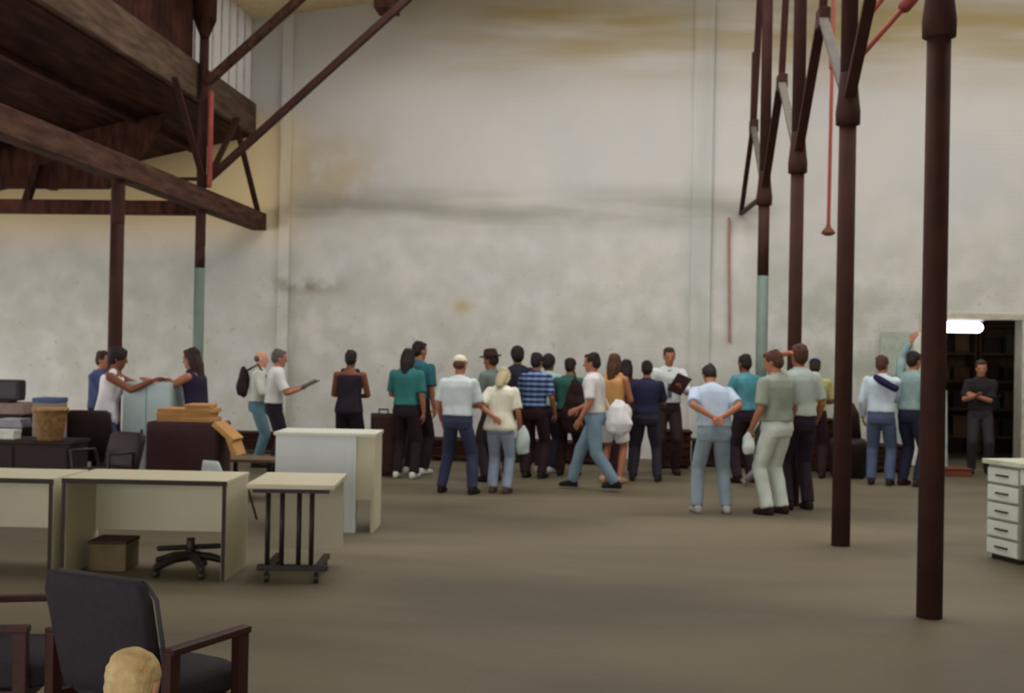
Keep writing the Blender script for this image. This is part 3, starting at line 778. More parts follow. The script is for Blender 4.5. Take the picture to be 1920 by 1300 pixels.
# upright suitcase and dark coat heap left of the teal pair
q = G(720, 893)
e = empty('suitcase', (q.x, q.y+.1, 0), 'tall dark brown case standing right of the white counter', 'suitcase', R(5))
MB().mm((-.2, -.14, .02), (.12, .14, .82), .04).build('case_body', mat('dark_case', (56, 32, 28), .7), e)
MB().tube([(-.1, 0, .81), (-.1, 0, .88), (.02, 0, .88), (.02, 0, .81)], .014, 8).build('handle', METALD, e, True)
MB().mm((-.21, -.02, .02), (.13, .02, .83), .01).build('seam_band', METALD, e)
# dark upholstered seat behind the second column
q = G(1590, 896)
e = empty('covered_stool', (q.x, q.y, 0), 'dark maroon covered seat just right of and behind the second right column', 'stool')
MB().rings([((0, 0, .03), (1, 0, 0), (0, 1, 0), .24, .22), ((0, 0, .4), (1, 0, 0), (0, 1, 0), .24, .22), ((0, 0, .48), (1, 0, 0), (0, 1, 0), .26, .24), ((0, .02, .55), (1, 0, 0), (0, 1, 0), .22, .2)], 24, 3).build('seat', DK2, e, True)
MB().rings([((0, .18, .5), (1, 0, 0), (0, 1, 0), .22, .04), ((0, .2, .9), (1, 0, 0), (0, 1, 0), .18, .04), ((0, .2, 1.05), (1, 0, 0), (0, 1, 0), .1, .03)], 20, 2.5).build('backrest', DK2, e, True)
for sx in (-.17, .17):
    for sy in (-.15, .15): MB().cyl((sx, sy, 0), (sx, sy, .035), .02).build('foot', METALD, e)
# ================================================================== PEOPLE
SKINS = {'tan': (168, 112, 86), 'brown': (120, 72, 52), 'pale': (206, 152, 128), 'olive': (150, 100, 76)}
HAIRS = {'black': (34, 24, 24), 'dark': (52, 34, 28), 'brown': (78, 48, 36), 'grey': (92, 86, 84), 'blond': (176, 164, 130)}
def cloth(rgb, name=None):
    if sum(rgb) < 190: rgb = tuple(int(v*.8) for v in rgb)
    return mat(name or 'cloth_%d_%d_%d' % rgb, rgb, .9, .13, 7, .3)

def ik(S, T, a, b, pole):
    S = Vector(S); T = Vector(T); d = T-S; L = d.length
    if L > (a+b)*.995: T = S+d.normalized()*(a+b)*.995; d = T-S; L = d.length
    x = d.normalized(); pl = Vector(pole); y = (pl-x*pl.dot(x)).normalized()
    ca = (a*a+L*L-b*b)/(2*a*L); ca = max(-1, min(1, ca))
    return S+x*a*ca+y*a*math.sqrt(1-ca*ca), T

# wrist offset from the shoulder (x outward, y forward, z up), elbow pole, palm normal
ARM = {'down': ((.05, .03, -.52), (.4, -1, 0), (-1, .1, 0)),
       'relaxed': ((.07, .10, -.49), (.4, -1, 0), (-1, .2, 0)),
       'front': ((-.10, .25, -.30), (.7, -.5, -.5), (0, 0, 1)),
       'hold': ((-.06, .32, -.20), (.5, -.3, -.8), (0, 0, 1)),
       'hip': ((-.0, .02, -.42), (1, -.5, 0), (-1, 0, 0)),
       'pocket': ((.03, .07, -.46), (.7, -1, 0), (-1, 0, 0)),
       'back': ((-.14, -.17, -.37), (1, -.35, 0), (0, -1, 0)),
       'crossed': ((-.27, .20, -.20), (.6, -.2, -.8), (0, -1, .2)),
       'raise': ((.03, .10, .47), (1, .2, -.2), (0, 1, 0)),
       'head': ((-.06, .02, .25), (1, .1, .3), (-1, 0, 0)),
       'reach': ((-.05, .50, -.10), (.3, -.2, -1), (0, 0, -1)),
       'hold_low': ((.02, .26, -.38), (.5, -1, 0), (-1, 0, 0)),
       'chest': ((-.18, .20, -.10), (.8, -.2, -.7), (0, -1, 0))}

def person(label, px, fy, hy, face, skin='tan', hair='short', hairc='dark', shirt=None, sleeve='short', smat=None, legs='trousers',
           legc=(40, 44, 60), shoe=(44, 34, 32), armL='down', armR='down', lean=4, pitch=5, hyaw=0, stance=.1, stride=0, gear=None,
           gearc=(220, 216, 200), build=1.0, tuck=True, H=None, female=False, pos=None, tie=False, strap=None, group=None, extra=None, hem=None, legmat=None, depth_adj=0):
    g = G(px, fy) if pos is None else Vector(pos)
    if H is None:
        D = float(np.dot(np.array(g)-np.array((0, 0, EYE)), _f))
        yh = 650+FPX*(EYE-EYE)/D+14.6+(px-960)*math.tan(ROL)
        H = EYE+(yh-hy)*D/FPX
        la = R(lean); H = H+.52*(1-math.cos(la))*1.0+.02
    k = H/1.77
    rz = -R(face)
    e = empty('person', g, label, 'person', rz, group)
    rnd = random.Random(int(px*7+fy))
    seed = rnd.randint(0, 9999)
    SK = mat('skin_'+skin, SKINS[skin], .6, .08, 6, .1); HM = mat('hair_'+hairc, HAIRS[hairc], .7, .25, 40, .5)
    X = Vector((1, 0, 0))
    # ---- spine
    lr = R(lean)
    PZ = .93
    hipback = -.10*math.sin(lr)
    def spine(s):
        n = 12; p = Vector((0, hipback, PZ)); st = s/n
        for i in range(n):
            q = (i+.5)*st; a = lr*min(1, max(0, q/.28)) if s > 0 else 0
            p = p+Vector((0, math.sin(a), math.cos(a)))*st
        a = lr*min(1, max(0, s/.28)) if s > 0 else 0
        return p, Vector((0, math.sin(a), math.cos(a))), Vector((0, math.cos(a), -math.sin(a)))
    bw = build; hipw = 1.04 if female else 1.0; shw = .90 if female else 1.0
    TR = [(-.10, .150*hipw, .100), (-.02, .166*hipw, .118), (.08, .155, .108), (.18, .138 if female else .146, .098), (.30, .156*shw, .108),
          (.42, .172*shw, .114), (.49, .160*shw, .100), (.535, .105*shw, .078), (.57, .062, .060)]
    def torso_rings(mbx, s0, s1, infl, p=2.5, flare=0):
        rg = []
        ss = sorted(set([s0, s1]+[t[0] for t in TR if s0 < t[0] < s1]))
        for s in ss:
            for i in range(len(TR)-1):
                if TR[i][0] <= s <= TR[i+1][0]:
                    f = (s-TR[i][0])/(TR[i+1][0]-TR[i][0]); rx = TR[i][1]*(1-f)+TR[i+1][1]*f; ry = TR[i][2]*(1-f)+TR[i+1][2]*f; break
            else: rx, ry = TR[0][1:]
            c, t, fw = spine(s)
            w2 = 1+.0
            fl = flare*max(0, (.2-s)/.3)*.6
            rg.append((c, X, fw, rx*(bw if s < .5 else 1)+infl+fl, ry*(bw if s < .5 else 1)+infl+fl))
        mbx.rings(rg, 24, p)
    # ---- joints
    cS, tS, fS = spine(.47)
    sh = {}; el = {}; wr = {}; UA, FA = .285, .25
    for s, arm in ((-1, armL), (1, armR)):
        S = cS+X*(s*.182*shw*(.5+.5*bw)); sh[s] = S
        spec = ARM[arm] if isinstance(arm, str) else arm
        o_, pl, pn = spec
        fr = fS if isinstance(arm, str) and arm in ('hip', 'back') else Vector((0, 1, 0))
        up = tS if isinstance(arm, str) and arm in ('hip', 'back') else Vector((0, 0, 1))
        T = S+X*(s*o_[0])+fr*o_[1]+up*o_[2]
        E_, T = ik(S, T, UA, FA, X*(s*pl[0])+fr*pl[1]+up*pl[2])
        el[s] = E_; wr[s] = (T, X*(s*pn[0])+Vector((0, pn[1], pn[2])))
    hp = {}; kn = {}; an = {}
    for s in (-1, 1):
        hp[s] = Vector((s*.088*hipw, hipback, PZ-.02))
        A = Vector((s*(.07+stance/2), s*stride*.5+.0, .085))
        if stride and s*stride < 0: A.z += .045
        k_, A = ik(hp[s], A, .435, .43, (s*.12, 1, 0))
        kn[s] = k_; an[s] = A
    # ---- head frame
    cN, tN, fN = spine(.56)
    pr = R(pitch+lean*.6)
    nd = Vector((0, math.sin(pr*.75), math.cos(pr*.75)))
    hc = cN+nd*.135+Vector((0, .012, 0))
    HR = Matrix.Rotation(-R(hyaw), 3, 'Z') @ Matrix.Rotation(-pr, 3, 'X')
    def hpnt(x, y, z): return hc+HR @ Vector((x, y, z))
    hx, hyx, hz = HR @ X, HR @ Vector((0, 1, 0)), HR @ Vector((0, 0, 1))
    # ---- body
    b = MB()
    torso_rings(b, -.10, .57, -.006)
    b.tube([spine(.50)[0], cN+nd*.02, hc-hz*.05-hyx*.012], [.066, .056, .056], 16)
    b.rings([(hpnt(0, y, z), hx, hyx, rx, ry) for z, rx, ry, y in
             ((-.118, .020, .022, .062), (-.108, .036, .040, .048), (-.085, .050, .062, .028), (-.055, .062, .076, .014), (-.02, .070, .088, .004),
              (.02, .075, .096, -.002), (.055, .074, .096, -.006), (.085, .062, .082, -.008), (.105, .040, .056, -.010), (.114, .018, .026, -.010))], 20, 2.15)
    b.tube([hpnt(0, .090, .012), hpnt(0, .108, -.028)], [.009, .015], 8)     # nose
    b.ell(hpnt(0, .084, -.066), (.024, .014, .011), HR)                       # lips
    b.ell(hpnt(0, .086, .026), (.045, .012, .009), HR)                        # brow
    for s in (-1, 1):
        b.ell(hpnt(s*.076, -.008, -.012), (.010, .018, .030), HR)             # ears
        b.tube([sh[s], sh[s]+(el[s]-sh[s])*.35, el[s]], [.056, .050, .040], 14)
        T, pn = wr[s]
        d = (T-el[s]).normalized()
        b.tube([el[s], el[s]+(T-el[s])*.3, T], [.040, .041, .027], 14)
        # hand
        n_ = (pn-d*pn.dot(d))
        n_ = n_.normalized() if n_.length > .05 else Vector((0, 0, 1)).cross(d).normalized()
        l_ = d.cross(n_)*(-s)           # towards the thumb side
        PM = Matrix((l_, n_, d)).transposed()
        b.ell(T+d*.045, (.041, .017, .055), PM)
        for q, (off, ln) in enumerate(((.030, .068), (.010, .076), (-.010, .070), (-.029, .055))):
            r0 = T+d*.082+l_*off; cu = .35+.12*q
            d1 = (d+n_*cu*.6+l_*off*2.0).normalized(); d2 = (d+n_*(cu*2.0)).normalized()
            b.tube([r0-d*.02, r0+d1*ln*.5, r0+d1*ln*.5+d2*ln*.5], [.0095, .009, .0075], 8)
        t0 = T+d*.02+l_*.028
        t1 = t0+(d*.6+l_*.75+n_*.25).normalized()*.042
        b.tube([t0, t1, t1+(d*.95+l_*.15+n_*.45).normalized()*.032], [.013, .0105, .009], 8)
        # legs
        b.tube([hp[s], hp[s]+(kn[s]-hp[s])*.4, kn[s]], [.084, .074, .052], 16)
        b.tube([kn[s], kn[s]+(an[s]-kn[s])*.35, an[s]], [.050, .054, .034], 14)
        b.tube([an[s]+Vector((0, -.02, -.04)), an[s]+Vector((s*.012, .08, -.055)), an[s]+Vector((s*.018, .14, -.062))], [.032, .030, .02], 12)
    body = b.skin('body', SK, e, .0085*k, 2, k)
    # eyes, one small mesh in the head
    eb = MB()
    for s in (-1, 1): eb.ell(hpnt(s*.030, .082, .008), (.013, .010, .008), HR, 10)
    me = eb.mesh('eyes', k); link('eyes', me, mat('eye_dark', (60, 44, 40), .3), body, True)
    mb_ = MB().ell(hpnt(0, .094, -.066), (.020, .006, .004), HR, 10)
    link('mouth', mb_.mesh('mouth', k), mat('lip_red', (140, 76, 66), .5), body, True)
    # ---- trousers / shorts / skirt
    LM = legmat or cloth(legc)
    b = MB(); 
    if legs == 'skirt':
        torso_rings(b, -.08, .13, .012)
        b.rings([(Vector((0, hipback, z)), X, Vector((0, 1, 0)), rx, ry) for z, rx, ry in ((.92, .176, .13), (.75, .2, .16), (.58, .22, .19), (.55, .215, .185))], 24, 2.3)
        b.skin('skirt', LM, e, .012*k, 3, k, .006, seed)
    else:
        torso_rings(b, -.10, .12, .010)
        for s in (-1, 1):
            if legs == 'trousers':
                b.tube([hp[s], hp[s]+(kn[s]-hp[s])*.35, kn[s]], [.098, .096, .080], 16)
                b.tube([kn[s], kn[s]+(an[s]-kn[s])*.5, an[s]+(kn[s]-an[s])*.02+Vector((0, 0, -.02))], [.080, .074, .068], 16, caps=False)
            else:
                b.tube([hp[s], hp[s]+(kn[s]-hp[s])*.5, hp[s]+(kn[s]-hp[s])*.82], [.100, .104, .098], 16, caps=False)
        b.skin('trousers' if legs == 'trousers' else 'shorts', LM, e, .012*k, 2, k, .006, seed+1)
    # ---- shirt
    SM = smat or cloth(shirt)
    b = MB(); h0 = hem if hem is not None else (.06 if tuck else -.06)
    if sleeve == 'none':
        torso_rings(b, h0, .47, .017, flare=.0 if tuck else .03)
        for s in (-1, 1):
            c5 = spine(.52)[0]; b.tube([spine(.44)[0]+X*(s*.105), c5+X*(s*.09)], [.06, .05], 12)
            b.ell(spine(.45)[0]+X*(s*.07), (.085, .10, .08))
    else:
        torso_rings(b, h0, .555, .018, flare=.012 if tuck else .035)
        for s in (-1, 1):
            b.tube([spine(.44)[0]+X*(s*.09), sh[s]+Vector((0, 0, .0))], [.085, .068], 14)
            if sleeve == 'short':
                b.tube([sh[s], sh[s]+(el[s]-sh[s])*.5, sh[s]+(el[s]-sh[s])*.86], [.069, .068, .072], 14, caps=False)
            else:
                b.tube([sh[s], sh[s]+(el[s]-sh[s])*.5, el[s]], [.069, .064, .057], 14)
                b.tube([el[s], el[s]+(wr[s][0]-el[s])*.5, el[s]+(wr[s][0]-el[s])*.93], [.057, .052, .045], 14, caps=False)
    shirt_o = b.skin('shirt', SM, e, .012*k, 2, k, .007, seed+2)
    if sleeve != 'none':
        b = MB(); cc, tt, ff = spine(.555)
        b.rings([(cc-tt*.02, X, ff, .080, .078), (cc+tt*.02, X, ff, .070, .066)], 20, 2.0)
        b.skin('collar', SM, shirt_o, .01*k, 1, k)
    if tie:
        c1_, _, f1 = spine(.52); c2_, _, f2 = spine(.14)
        b = MB(); b.bar(c1_+f1*.10, c2_+f2*.145, .055, .012, .003, up=(0, 1, 0))
        link('tie', b.mesh('tie', k), cloth((70, 84, 100)), e)
    if strap:
        b = MB(); ra, rb = spine(.5), spine(.1)
        b.rings([(ra[0]+X*(-.10)+ra[2]*0, X, Vector((0, 1, 0)), .01, .01)]*1+[(ra[0]+X*(-.10), X, ra[2], .04, .125), (spine(.3)[0]+X*.0, X, ra[2], .04, .15), (rb[0]+X*.12, X, rb[2], .045, .14)], 14, 3)
        b.skin('shoulder_strap', cloth(strap), e, .012*k, 1, k)
    # ---- shoes
    for s in (-1, 1):
        A = an[s]; up = A.z-.085
        b = MB(); yy = Vector((s*.10, 1, 0)).normalized(); xx = Vector((1, -s*.10, 0)).normalized()
        c = Vector((A.x, A.y, up))
        zz = Vector((0, 0, 1))
        b.rings([(c+yy*y+zz*(h/2+.002), xx, zz, w2, h/2) for y, w2, h in ((-.078, .020, .05), (-.065, .036, .085), (-.02, .042, .105), (.05, .045, .085), (.11, .050, .068), (.155, .042, .055), (.178, .020, .04))], 18, 2.8)
        b.tube([A+Vector((0, -.005, -.03)), A+Vector((0, 0, .01))], [.046, .044], 12, caps=False)
        b.skin('shoe', cloth(shoe), e, .008*k, 2, k)
    # ---- hair / headgear
    b = MB()
    if hair in ('short', 'long', 'afro', 'mid'):
        t = {'short': .003, 'afro': .016, 'long': .004, 'mid': .004}[hair]
        b.ell(hpnt(0, -.018, .036), (.082+t, .098+t, .090+t), HR, 20)
        b.ell(hpnt(0, -.045, -.005), (.074+t, .070+t, .085+t), HR, 16)
        b.ell(hpnt(0, .045, .088), (.055, .046, .030), HR, 14)
        if hair in ('long', 'mid'):
            L_ = .24 if hair == 'long' else .13
            b.tube([hpnt(0, -.06, .02), hpnt(0, -.085, -.08), hpnt(0, -.095, -.08-L_)], [.078, .080, .055], 14, flat=.65)
            for s in (-1, 1): b.tube([hpnt(s*.066, -.02, .03), hpnt(s*.075, -.03, -.06), hpnt(s*.07, -.05, -.06-L_*.7)], [.034, .034, .022], 10)
        for _ in range(16):
            a = rnd.uniform(0, 6.28); q = rnd.uniform(.2, 1)
            b.ell(hpnt(.066*math.cos(a)*q, -.03+.07*math.sin(a)*q, .06+.055*math.sqrt(max(0, 1-q*q))), (.028, .028, .020), HR, 8)
        b.skin('hair', HM, e, .008*k, 2, k, .003, seed+5)
    elif hair == 'fringe':
        b.ell(hpnt(0, -.05, -.0), (.082, .062, .06), HR, 16)
        b.skin('hair', HM, e, .008*k, 2, k, .002, seed+5)
    if gear:
        GM = cloth(gearc); b = MB()
        if gear == 'cap':
            b.rings([(hpnt(0, -.006+y, z), hx, hyx, rx, ry) for z, rx, ry, y in ((.045, .087, .108, 0), (.075, .086, .105, 0), (.105, .072, .088, -.004), (.125, .045, .055, -.008), (.134, .015, .018, -.01))], 22, 2.1)
            c = b.skin('cap', GM, e, .008*k, 1, k)
            v = MB().rings([(hpnt(0, .085, .052), hx, hyx, .075, .075), (hpnt(0, .088, .043), hx, hyx, .070, .072)], 22, 2.2)
            link('cap_brim', v.mesh('cap_brim', k), GM, c, True)
        else:
            b.rings([(hpnt(0, -.006, z), hx, hyx, rx, ry) for z, rx, ry in ((.055, .088, .108), (.10, .082, .100), (.145, .070, .088), (.155, .05, .065))], 22, 2.1)
            c = b.skin('hat_crown', GM, e, .008*k, 1, k)
            v = MB().rings([(hpnt(0, -.004, .058), hx, hyx, .135, .155), (hpnt(0, -.004, .047), hx, hyx, .14, .16)], 26, 2.0)
            link('hat_brim', v.mesh('hat_brim', k), GM, c, True)
    e['_k'] = k
    M = Matrix.Translation(g) @ Matrix.Rotation(rz, 4, 'Z')
    info = {'wr': {s: M @ ((wr[s][0]+(wr[s][0]-el[s]).normalized()*.07)*k) for s in (-1, 1)}, 'e': e, 'M': M, 'k': k, 'rz': rz,
            'hip': M @ (Vector((0, 0, .95))*k), 'n': {s: M.to_3x3() @ wr[s][1] for s in (-1, 1)}}
    del e['_k']
    return info

def upright(name, loc, rz, dims, m, label, cat, tilt=0, parts=None, group=None):
    """thin held thing built around its grip point"""
    e = empty(name, loc, label, cat, rz, group)
    e.rotation_euler = (tilt, 0, rz)
    return e

JEAN = (62, 78, 108); LJEAN = (132, 152, 172)
# -- left group
person('person in blue shirt half hidden behind the man in the white vest', 184, 905, 658, 100, hairc='dark', shirt=(74, 82, 120), sleeve='long', legc=(40, 40, 56), armR='crossed', armL='crossed')
person('person in loose white vest leaning an arm on the grey cabinet', 200, 928, 652, 78, skin='brown', hair='afro', hairc='black', shirt=(224, 222, 228), sleeve='none', tuck=False, hem=-.10,
       legc=(66, 74, 108), armL=((-.02, .50, -.04), (.3, 0, -1), (0, 0, -1)), armR=((-.02, .46, -.04), (.3, 0, -1), (0, 0, -1)), lean=12)
person('long-haired person in purple-navy vest leaning on the grey cabinet from the right', 364, 928, 653, -80, skin='tan', hair='long', hairc='dark', shirt=(50, 38, 70), sleeve='none', female=True, tuck=False,
       legc=(44, 36, 52), armL=((-.0, .48, -.05), (.3, 0, -1), (0, 0, -1)), armR=((-.0, .5, -.05), (.3, 0, -1), (0, 0, -1)), lean=8)
i4 = person('balding person in pale shirt and faded jeans, dark bag on the back', 480, 876, 658, 75, skin='pale', hair='fringe', hairc='grey', shirt=(200, 204, 196), sleeve='long', legc=(92, 122, 136), armR='front', armL='front')
i5 = person('grey-haired person in white T-shirt holding an open notebook by the pilaster', 512, 889, 655, 68, skin='tan', hairc='grey', shirt=(214, 214, 214), legc=(44, 36, 52), armR='hold', armL='hold', lean=5)
i6 = person('bare-armed person in dark vest and shorts facing the wall above the white counter', 652, 893, 657, 4, skin='brown', hairc='black', shirt=(48, 36, 52), sleeve='none', legs='shorts', legc=(38, 28, 38), armR='front', armL='front', tuck=False)
# -- teal pair
person('dark-haired person in teal shirt at the left of the pair, shorter one', 759, 897, 654, 10, skin='tan', hair='mid', hairc='black', shirt=(46, 110, 108), legc=(52, 34, 42), shoe=(206, 204, 198), armL='front', armR='down', tuck=True)
person('tallest person of the pair in blue-teal shirt, white trainers, looking right', 779, 889, 640, 24, skin='tan', hairc='black', shirt=(40, 92, 104), legc=(46, 28, 34), shoe=(210, 208, 202), armL='front', armR='down', hyaw=20, build=1.06)
# -- white cap
person('broad person in white cap, pale long shirt and dark blue jeans', 856, 926, 667, 14, skin='tan', hair='fringe', hairc='brown', gear='cap', gearc=(222, 214, 190), shirt=(196, 208, 212), sleeve='short', legc=(54, 60, 88), shoe=(50, 36, 36),
       armR='front', armL='relaxed', build=1.14, stance=.28, tuck=True)
person('person in dark-brimmed hat and grey shirt behind the pale-jeans woman', 921, 903, 658, -60, skin='olive', gear='hat', gearc=(70, 44, 42), shirt=(104, 116, 112), legc=(56, 40, 44), armL='front', armR='front', sleeve='long')
i12 = person('fair-haired person in cream T-shirt and pale blue jeans, hand held behind back', 936, 925, 688, 12, skin='tan', hair='mid', hairc='blond', shirt=(216, 214, 196), legc=(146, 160, 182), shoe=(84, 66, 56), female=True, armL='back', armR='relaxed', lean=8, pitch=34, build=1.14, tuck=False, stance=.06)
person('dark-haired person in dark shirt between the hat and the striped shirt', 967, 888, 650, -14, skin='olive', hair='afro', hairc='black', shirt=(44, 42, 60), legc=(36, 34, 60), armL='front', armR='front')
plaid_mat('blue_check_cloth', (26, 36, 78), (118, 144, 186))
person('person in blue check shirt and dark maroon trousers', 1000, 897, 662, 20, skin='olive', hairc='black', smat=MATS['blue_check_cloth'], shirt=(50, 60, 120), legc=(56, 30, 38), armL='front', armR='relaxed', build=1.04)
person('person in pale teal shirt leaning head right of the check shirt', 1022, 886, 665, 34, skin='brown', hair='afro', hairc='black', shirt=(160, 190, 190), legc=(52, 52, 72), shoe=(196, 190, 186), armL='front', armR='front')
i16 = person('person in dark cap and green shirt with a long dark bag on the back', 1064, 893, 672, 12, skin='tan', hairc='black', gear='cap', gearc=(66, 36, 34), shirt=(46, 92, 80), legc=(52, 28, 28), armL='front', armR='front', build=1.05)
i17 = person('striding person in loose white shirt and light blue jeans heading left', 1112, 920, 662, -75, skin='tan', hairc='black', shirt=(206, 204, 204), sleeve='short', legc=(112, 136, 154), shoe=(40, 34, 48), stride=.62, armL='relaxed', armR='hold_low', stance=.0, tuck=True, lean=4)
person('brown-haired person in yellow-orange top and white shorts, bare legs', 1146, 907, 664, 25, skin='tan', hair='mid', hairc='brown', shirt=(196, 148, 92), legs='shorts', legc=(214, 218, 222), shoe=(176, 140, 110), female=True, armL='front', armR='front', sleeve='none')
person('long-haired person in black between yellow top and navy T-shirt', 1170, 892, 675, 10, skin='olive', hair='long', hairc='black', shirt=(52, 30, 34), legc=(60, 34, 38), female=True, armL='front', armR='front')
i20 = person('person in navy T-shirt and dark jeans facing the wall, elbows out', 1209, 903, 677, 6, skin='tan', hairc='black', shirt=(44, 46, 80), legc=(54, 50, 68), armL='hip', armR='hold', build=1.08, stance=.22)
i21 = person('person facing the viewer in white shirt and tie, dark folder in hand', 1250, 890, 652, 174, skin='tan', hairc='dark', shirt=(208, 214, 214), sleeve='long', legc=(58, 40, 40), armL='hold', armR='relaxed', tie=True)
i22 = person('stooping person in pale blue shirt and faded jeans, hands clasped behind back', 1334, 962, 683, -8, skin='tan', hair='short', hairc='black', shirt=(176, 192, 212), sleeve='short', legc=(134, 152, 164), shoe=(168, 172, 172), armL='back', armR='back', lean=24, pitch=36, build=1.18, stance=.2)
i23 = person('person in turquoise T-shirt behind the stooping one, white paper in hand', 1396, 906, 665, -34, skin='brown', hairc='black', shirt=(76, 136, 150), legc=(50, 34, 48), armL='front', armR=((.02, -.06, -.48), (.6, -1, 0), (-1, 0, 0)), build=1.06)
i24 = person('brown-haired person in grey-green T-shirt, white trousers and dark boots', 1453, 965, 657, -40, skin='tan', hair='short', hairc='brown', shirt=(138, 146, 132), legc=(196, 206, 200), shoe=(58, 32, 34), armL='relaxed', armR='relaxed', build=1.08, stance=.1, hyaw=-20, pitch=14)
person('person with one arm raised to the head, behind the white trousers', 1496, 956, 645, -20, skin='tan', hairc='brown', shirt=(172, 184, 178), legc=(52, 36, 52), armL='head', armR='relaxed', pitch=-4)
person('person in navy cap and yellow shirt left of the second column', 1524, 897, 673, 12, skin='tan', hairc='dark', gear='cap', gearc=(40, 40, 84), shirt=(176, 170, 112), legc=(56, 30, 36), armL='hip', armR='front', build=1.05)
i27 = person('person in white shirt with a navy bundle over the shoulder, blue jeans', 1650, 910, 667, 20, skin='tan', hairc='brown', shirt=(196, 212, 222), sleeve='long', legc=(76, 90, 118), armL='relaxed', armR='chest', hyaw=15, build=1.05)
person('person in grey-green shirt reaching one arm up against the open door', 1706, 912, 659, 50, skin='tan', hairc='black', shirt=(134, 158, 156), sleeve='long', legc=(44, 48, 76), shoe=(66, 34, 34), armL=((-.06, .12, .48), (1, .2, -.2), (0, 1, 0)), armR='relaxed')
i29 = person('person in dark clothes standing just inside the doorway with folded arms', 1836, 889, 676, 190, skin='tan', hairc='dark', shirt=(46, 40, 46), legc=(60, 54, 62), armL='crossed', armR='hold')
# toddler: short body, big head
def toddler():
    g = W(252, 1250, 3.75); g.z = 0
    e = empty('person', g, 'blond toddler in the foreground before the blue-grey armchair, head showing', 'person', R(-10))
    SK = mat('skin_pale', SKINS['pale'], .6)
    b = MB()
    b.rings([((0, 0, z), (1, 0, 0), (0, 1, 0), rx, ry) for z, rx, ry in ((.22, .07, .06), (.27, .09, .075), (.36, .085, .075), (.44, .08, .07), (.49, .05, .045), (.51, .03, .03))], 20)
    b.tube([(0, 0, .48), (0, 0, .56)], [.038, .036], 12)
    b.ell((0, .0, .60), (.079, .088, .092)); b.ell((0, .03, .565), (.062, .06, .05)); b.ell((0, .088, .585), (.010, .012, .010))
    for s in (-1, 1):
        b.ell((s*.078, -.005, .59), (.008, .016, .022)); 
        b.tube([(s*.085, 0, .46), (s*.12, .02, .37), (s*.12, .07, .29)], [.032, .027, .02], 12)
        b.ell((s*.12, .085, .265), (.014, .02, .024))
        for q in range(4): b.tube([(s*.12, .08+q*.008-.012, .255), (s*.12, .085+q*.008-.012, .225)], [.006, .005], 8)
        b.tube([(s*.12, .095, .27), (s*.105, .115, .255)], [.007, .006], 8)
        b.tube([(s*.045, 0, .24), (s*.05, .01, .13), (s*.05, 0, .04)], [.05, .04, .028], 12)
        b.tube([(s*.05, -.01, .025), (s*.055, .06, .022)], [.024, .02], 10)
    body = b.skin('body', SK, e, .006, 2)
    eb = MB(); eb.ell((-.028, .082, .61), (.011, .008, .008)); eb.ell((.028, .082, .61), (.011, .008, .008)); link('eyes', eb.mesh(), mat('eye_dark', (60, 44, 40), .3), body, True)
    h = MB(); h.ell((0, -.008, .625), (.086, .092, .082)); h.ell((0, -.03, .59), (.08, .07, .07))
    rr = random.Random(2)
    for _ in range(22):
        a = rr.uniform(0, 6.28); q = rr.uniform(.2, 1); h.ell((.06*math.cos(a)*q, -.01+.06*math.sin(a)*q, .64+.05*math.sqrt(1-q*q)), (.03, .03, .022))
    h.skin('hair', mat('blond_hair', (214, 196, 146), .7, .3, 14, .5, var_rgb=(176, 142, 92)), e, .006, 2, 1, .002, 4)
    s_ = MB(); s_.rings([((0, 0, z), (1, 0, 0), (0, 1, 0), rx, ry) for z, rx, ry in ((.24, .105, .09), (.36, .098, .086), (.44, .092, .078), (.49, .06, .055))], 20)
    for s in (-1, 1): s_.tube([(s*.07, 0, .45), (s*.115, .015, .39)], [.045, .042], 12)
    s_.skin('shirt', cloth((190, 186, 176)), e, .008, 2, 1, .003, 3)
    p_ = MB(); p_.rings([((0, 0, z), (1, 0, 0), (0, 1, 0), rx, ry) for z, rx, ry in ((.19, .08, .07), (.22, .098, .085), (.28, .1, .085))], 20)
    for s in (-1, 1): p_.tube([(s*.047, 0, .22), (s*.052, .008, .07)], [.058, .045], 12, caps=False)
    p_.skin('trousers', cloth((84, 96, 124)), e, .008, 2, 1, .003, 3)
    for s in (-1, 1): MB().rings([((s*.055, y, h/2+.001), (1, 0, 0), (0, 0, 1), w2, h/2) for y, w2, h in ((-.045, .02, .04), (-.02, .03, .055), (.04, .034, .048), (.08, .02, .03))], 14, 2.6).skin('shoe', cloth((200, 196, 190)), e, .006, 1)
toddler()

# -- things held or carried
def held(name, loc, rz, label, cat, tilt=0, group=None):
    e = empty(name, loc, label, cat, rz, group); e.rotation_euler = (tilt, 0, rz); return e
def sack(name, loc, rad, m, label, cat, seed=1, flat=1.0, lumps=5, rz=0):
    e = held(name, loc, rz, label, cat); rr = random.Random(seed); b = MB()
    b.rings([((rr.uniform(-.1, .1)*rad[0], 0, rad[2]*z), (1, 0, 0), (0, 1, 0), rad[0]*f, rad[1]*f) for z, f in ((-1, .55), (-.9, .85), (-.4, 1.05), (.1, .9), (.6, .7), (.9, .35), (1.05, .2))], 18, 3.2)
    for _ in range(lumps): b.ell((rr.uniform(-.5, .5)*rad[0], rr.uniform(-.5, .5)*rad[1], rr.uniform(-.6, .6)*rad[2]), [r*.6 for r in rad])
    b.skin('bag_body', m, e, .012, 1, 1, .016, seed); return e
